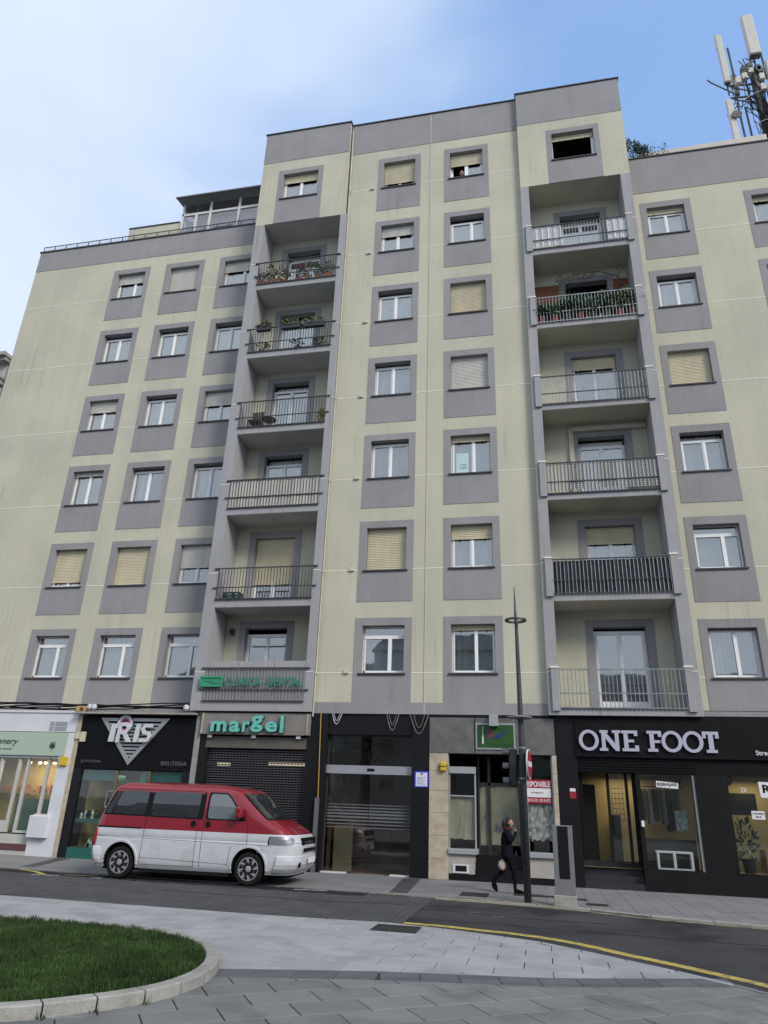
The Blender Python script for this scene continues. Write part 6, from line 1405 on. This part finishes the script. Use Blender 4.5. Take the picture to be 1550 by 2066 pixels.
disc(.29, -.012, .012, 2.50, m_wht, 'plate'); disc(.27, .0125, .016, 2.50, m_red, 'red_face'); disc(0, .0165, .02, 2.5, m_wht, 'white_bar', [(-.23, -.05), (.23, -.05), (.23, .05), (-.23, .05)])
MB().box(4.52, 4.57, -3.72, -3.68, 2.4, 2.6).build('mount', m_railg, t)
t = thing('traffic_light', 'black traffic light with hooded lamps on the left side of the lamp post', 'traffic light', (4.20, -3.6, 2.0)); q = MB(); q.bevbox(4.18, 4.34, -3.66, -3.50, 2.06, 2.80, .03); q.build('housing', mat('signal_black', (.015, .018, .02), .5), t)
for k, z in enumerate((2.72, 2.44, 2.16)):
    q = MB(); n = 14
    for i in range(n):
        a0, a1 = math.pi*(-.1+1.2*i/n), math.pi*(-.1+1.2*(i+1)/n); P = lambda x_, a: (x_, -3.60-.085*math.cos(a), z+.085*math.sin(a)); q.quad(P(4.18, a0), P(4.05, a0), P(4.05, a1), P(4.18, a1))
    q.build('lamp_hood', mat('hood_grey', (.05, .055, .065), .5) if 'hood_grey' not in bpy.data.materials else bpy.data.materials['hood_grey'], t); MB().lathe([(.09, 0), (.08, .02)], (4.165, -3.6, z), 16, 'x').build('lens', [mat('lens_dark', (.05, .01, .01), .3) if 'lens_dark' not in bpy.data.materials else bpy.data.materials['lens_dark'], m_vblk, m_vblk][k], t)
q = MB(); q.tube([(4.34, -3.62, 2.75), (4.42, -3.66, 2.75)], .02, 6); q.tube([(4.34, -3.62, 2.15), (4.42, -3.66, 2.15)], .02, 6); q.build('bracket', m_railg, t)
t = thing('information_totem', 'grey metal information totem with a tall black panel on a stone base', 'totem', (5.15, -3.8, 0)); m_tot = mat('totem_grey', (.20, .20, .205), .45, metal=.3, var=.08, vscale=5)
MB().bevbox(4.94, 5.36, -3.92, -3.74, 0, .185, .01).build('stone_base', m_kerb, t); MB().bevbox(4.97, 5.35, -3.87, -3.79, .185, 1.37, .008).build('frame', m_tot, t); MB().box(5.065, 5.262, -3.876, -3.871, .46, 1.362).build('panel', m_vblk, t); MB().box(4.965, 5.355, -3.875, -3.785, 1.37, 1.385).build('cap', m_rim, t)
# ------------------------------------------------------------------ people
m_skin = mat('skin', (.36, .20, .14), .6); m_coat = mat('dark_coat', (.007, .007, .013), .9, spec=.1, bump=.6, bscale=22); m_trs = mat('black_trousers', (.005, .005, .006), .9, spec=.1); m_hair = mat('dark_hair', (.012, .008, .006), .6); m_scarf = mat('dark_red_scarf', (.05, .008, .012), .9)
def skin_mesh(name, verts, edges, m, parent, o, sub=2, root=0, mats=None):
    me = bpy.data.meshes.new(name); me.from_pydata([Vector(v[:3])-Vector(o) for v in verts], edges, []); ob = bpy.data.objects.new(name, me); C.objects.link(ob)
    sk = ob.modifiers.new('s', 'SKIN'); sk.use_smooth_shade = True; sb = ob.modifiers.new('u', 'SUBSURF'); sb.levels = sub; sb.render_levels = sub
    for i, v in enumerate(verts): r = v[3] if isinstance(v[3], tuple) else (v[3], v[3]); me.skin_vertices[0].data[i].radius = r; me.skin_vertices[0].data[i].use_root = (i == root)
    bpy.context.view_layer.update(); m2 = bpy.data.meshes.new_from_object(ob.evaluated_get(bpy.context.evaluated_depsgraph_get())); ob.modifiers.clear(); ob.data = m2; bpy.data.meshes.remove(me)
    m2.materials.clear(); m2.materials.append(m); place(ob, parent, o); return ob
PY = -2.14; t = thing('person', 'woman in dark coat walking right past the vacant shop, hand to her face', 'person', (4.02, PY, 0))
o_ = (4.02, PY, 0)
# body: hips, legs, torso, neck, arms as one skinned figure
bv = [(4.02, PY, .76, .10), (4.01, PY, .90, .095), (4.015, PY, 1.05, .11), (4.025, PY, 1.17, .105), (4.045, PY, 1.235, .045), (4.06, PY, 1.28, .04),
      (4.05, PY-.07, .70, .085), (4.15, PY-.08, .42, .058), (4.17, PY-.08, .22, .045), (4.165, PY-.08, .09, .036), (4.24, PY-.08, .045, .036), (4.33, PY-.08, .028, .026),
      (3.99, PY+.07, .69, .08), (3.91, PY+.08, .42, .056), (3.76, PY+.08, .26, .042), (3.69, PY+.08, .155, .034), (3.715, PY+.08, .085, .034), (3.75, PY+.08, .03, .024),
      (4.04, PY-.135, 1.175, .05), (4.10, PY-.17, .98, .042), (4.21, PY-.12, 1.14, .034), (4.215, PY-.08, 1.20, .028),
      (4.00, PY+.135, 1.17, .05), (3.96, PY+.17, .94, .042), (3.93, PY+.16, .74, .034), (3.93, PY+.15, .68, .028)]
be = [(0, 1), (1, 2), (2, 3), (3, 4), (4, 5), (0, 6), (6, 7), (7, 8), (8, 9), (9, 10), (10, 11), (0, 12), (12, 13), (13, 14), (14, 15), (15, 16), (16, 17), (3, 18), (18, 19), (19, 20), (20, 21), (3, 22), (22, 23), (23, 24), (24, 25)]
body_ = skin_mesh('body', bv, be, m_trs, t, o_, 2)
cv = [(4.03, PY, .60, (.17, .15)), (4.02, PY, .76, (.165, .14)), (4.01, PY, .92, (.15, .13)), (4.015, PY, 1.06, (.16, .14)), (4.03, PY, 1.18, (.13, .11)), (4.045, PY, 1.235, .065),
      (4.04, PY-.14, 1.17, .062), (4.10, PY-.175, .98, .056), (4.195, PY-.125, 1.12, .044), (4.00, PY+.14, 1.165, .062), (3.96, PY+.175, .94, .054), (3.935, PY+.165, .77, .044)]
coat = skin_mesh('coat', cv, [(0, 1), (1, 2), (2, 3), (3, 4), (4, 5), (4, 6), (6, 7), (7, 8), (4, 9), (9, 10), (10, 11)], m_coat, t, o_, 2)
def head(c, yaw, s, parent, o, hair_m, skin_m):
    q = MB(); nu, nv = 20, 16; cy_, sy_ = math.cos(yaw), math.sin(yaw)
    def P(u_, v_):
        th, ph = 2*math.pi*u_, math.pi*v_; x, y, z = math.sin(ph)*math.cos(th), math.sin(ph)*math.sin(th), math.cos(ph)
        X_, Y_, Z_ = x*.095, y*.075, z*.115
        if z < 0: k = 1+z*.28; Y_ *= k; X_ *= (1+z*.15) if x > 0 else (1+z*.35); X_ += -z*.012
        if x > .75 and abs(y) < .25 and -.30 < z < .12: X_ += .022*(1-abs(y)/.25)*(1-abs(z+.12)/.24)   # nose
        if x > .7 and abs(abs(y)-.32) < .14 and .0 < z < .22: X_ -= .008
        if x > .75 and abs(y) < .3 and -.55 < z < -.42: X_ += .006
        return (X_*s, Y_*s, Z_*s)
    vs = []
    for j in range(nv+1):
        for i in range(nu): x, y, z = P(i/nu, j/nv); vs.append((c[0]+x*cy_-y*sy_, c[1]+x*sy_+y*cy_, c[2]+z))
    q.add(vs, [(j*nu+i, (j+1)*nu+i, (j+1)*nu+(i+1) % nu, j*nu+(i+1) % nu) for j in range(nv) for i in range(nu)]); H = q.build('head', skin_m, parent, smooth=True)
    loc = lambda x, y, z: (c[0]+(x*cy_-y*sy_)*s, c[1]+(x*sy_+y*cy_)*s, c[2]+z*s)
    for e in (-1, 1):
        q = MB(); p = loc(.083, e*.028, .012); q.lathe([(.002, -.006*s), (.010*s, -.003*s), (.010*s, .003*s), (.002, .006*s)], p, 8); q.build('eye', m_dark, H)
        q = MB(); p = loc(-.005, e*.076, -.005); q.lathe([(.003, -.022*s), (.010*s, -.008*s), (.011*s, .012*s), (.004, .022*s)], p, 8); q.build('ear', skin_m, H)
    q = MB(); a, b = loc(.09, -.022, -.055), loc(.09, .022, -.055); q.tube([a, loc(.096, 0, -.055), b], .005*s, 5); q.build('mouth', m_scarf, H)
    q = MB(); vs = []
    for j in range(11):
        ph = math.pi*.74*j/10
        for i in range(nu):
            th = 2*math.pi*i/nu; x, y, z = math.sin(ph)*math.cos(th), math.sin(ph)*math.sin(th), math.cos(ph)
            f_ = .78 if (x > .30 and z < .42) else 1.0
            vs.append(loc((x*.106-.008)*f_, y*.086*(f_ if f_ < 1 else 1), (z*.126+.004)*(f_ if f_ < 1 else 1)))
    q.add(vs, [(j*nu+i, (j+1)*nu+i, (j+1)*nu+(i+1) % nu, j*nu+(i+1) % nu) for j in range(10) for i in range(nu)]); q.build('hair', hair_m, H, smooth=True)
    return H
H = head((4.08, PY, 1.362), math.radians(-8), .93, t, o_, m_hair, m_skin)
q = MB(); q.tube([(4.0, PY, 1.42), (3.975, PY, 1.36), (3.98, PY, 1.27), (3.985, PY, 1.20)], [.045, .055, .045, .02], 10); q.build('ponytail', m_hair, H if False else t, smooth=True)
q = MB(); q.lathe([(.07, -.03), (.085, 0), (.075, .035), (.055, .05)], (4.05, PY, 1.235), 18); q.build('scarf', m_scarf, t, smooth=True)
def hand(wrist, d, up, side, parent, o, curl=.5, s=.85):
    d = Vector(d).normalized(); up = Vector(up).normalized(); sd_ = d.cross(up)*side; w0 = Vector(wrist); V_ = [(*w0, .022*s), (*(w0+d*.045*s), .03*s), (*(w0+d*.075*s), .03*s)]; E_ = [(0, 1), (1, 2)]
    me_h = skin_mesh('hand', V_, E_, m_skin, parent, o, 1)
    for k, L_ in enumerate((.062, .072, .068, .052)):
        b0 = w0+d*.075*s+sd_*(.027-.018*k)*s; p1 = b0+(d*math.cos(curl*.5)-up*math.sin(curl*.5))*L_*.45*s; p2 = p1+(d*math.cos(curl*1.5)-up*math.sin(curl*1.5))*L_*.35*s; p3 = p2+(d*math.cos(curl*2.4)-up*math.sin(curl*2.4))*L_*.25*s
        q = MB(); q.tube([b0, p1, p2, p3], [.0095*s, .009*s, .008*s, .006*s], 6); q.build('finger', m_skin, me_h)
    b0 = w0+d*.025*s+sd_*.024*s; p1 = b0+(d*.6+sd_*.8)*.03*s; p2 = p1+(d*.9+sd_*.2-up*.3)*.028*s; q = MB(); q.tube([b0, p1, p2], [.012*s, .010*s, .007*s], 6); q.build('thumb', m_skin, me_h)
hand((4.215, PY-.09, 1.19), (-.15, .35, .9), (1, .1, 0), 1, t, o_, .9); hand((3.93, PY+.155, .70), (-.1, 0, -1), (1, 0, 0), 1, t, o_, 1.1)
for (x, y, z, rz_) in ((4.25, PY-.08, 0, 0), (3.715, PY+.08, .0, .9)):
    q = MB()
    if rz_ == 0: q.add([(x-.11, y-.035, 0), (x+.13, y-.03, 0), (x+.13, y+.03, 0), (x-.11, y+.035, 0), (x-.11, y-.035, .10), (x+.0, y-.035, .085), (x+.12, y-.025, .045), (x+.12, y+.025, .045), (x, y+.035, .085), (x-.11, y+.035, .10)], [(3, 2, 1, 0), (0, 1, 6, 5, 4), (3, 9, 8, 7, 2), (1, 2, 7, 6), (4, 5, 8, 9), (5, 6, 7, 8), (0, 4, 9, 3)])
    else: q.add([(x-.06, y-.035, .22), (x+.05, y-.03, .0), (x+.05, y+.03, .0), (x-.06, y+.035, .22), (x+.02, y-.035, .24), (x+.07, y-.03, .12), (x+.085, y-.025, .03), (x+.085, y+.025, .03), (x+.07, y+.03, .12), (x+.02, y+.035, .24)], [(3, 2, 1, 0), (0, 1, 6, 5, 4), (3, 9, 8, 7, 2), (1, 2, 7, 6), (4, 5, 8, 9), (5, 6, 7, 8), (0, 4, 9, 3)])
    q.build('boot', m_trs, t, fixn=True)
t = thing('handbag', 'small round cream fluffy bag hanging from the walking woman\'s hand', 'bag', (3.91, PY+.0, .42)); q = MB(); rg = random.Random(5)
nu, nv = 18, 12; vs = []
for j in range(nv+1):
    for i in range(nu):
        ph, th = math.pi*j/nv, 2*math.pi*i/nu; k = 1+rg.uniform(-.07, .07); vs.append((3.915+.085*math.sin(ph)*math.cos(th)*k, PY-.02+.05*math.sin(ph)*math.sin(th)*k, .53+.105*math.cos(ph)*k))
q.add(vs, [(j*nu+i, (j+1)*nu+i, (j+1)*nu+(i+1) % nu, j*nu+(i+1) % nu) for j in range(nv) for i in range(nu)]); q.build('pouch', mat('bag_cream', (.52, .42, .34), .9, var=.25, vscale=25), t, smooth=True); q = MB(); q.tube([(3.90, PY, .62), (3.93, PY+.1, .66)], .008, 5); q.build('strap', m_dark, t)
t = thing('person', 'person leaning out of the open left half of the top floor centre window', 'person', (2.98, .28, 23.2))
o_ = (2.98, .28, 23.2)
skin_mesh('body', [(2.98, .34, 23.0, .12), (2.98, .33, 23.2, .13), (2.985, .31, 23.36, .12), (2.99, .28, 23.44, .05), (2.84, .32, 23.36, .05), (2.82, .2, 23.2, .04), (2.93, .12, 23.17, .035), (3.12, .32, 23.36, .05), (3.15, .2, 23.2, .04), (3.05, .12, 23.17, .035)], [(0, 1), (1, 2), (2, 3), (2, 4), (4, 5), (5, 6), (2, 7), (7, 8), (8, 9)], mat('muted_top', (.20, .11, .09), .9), t, o_, 2)
head((2.99, .22, 23.50), math.radians(-80), 1.0, t, o_, mat('fair_hair', (.14, .08, .04), .7), m_skin)
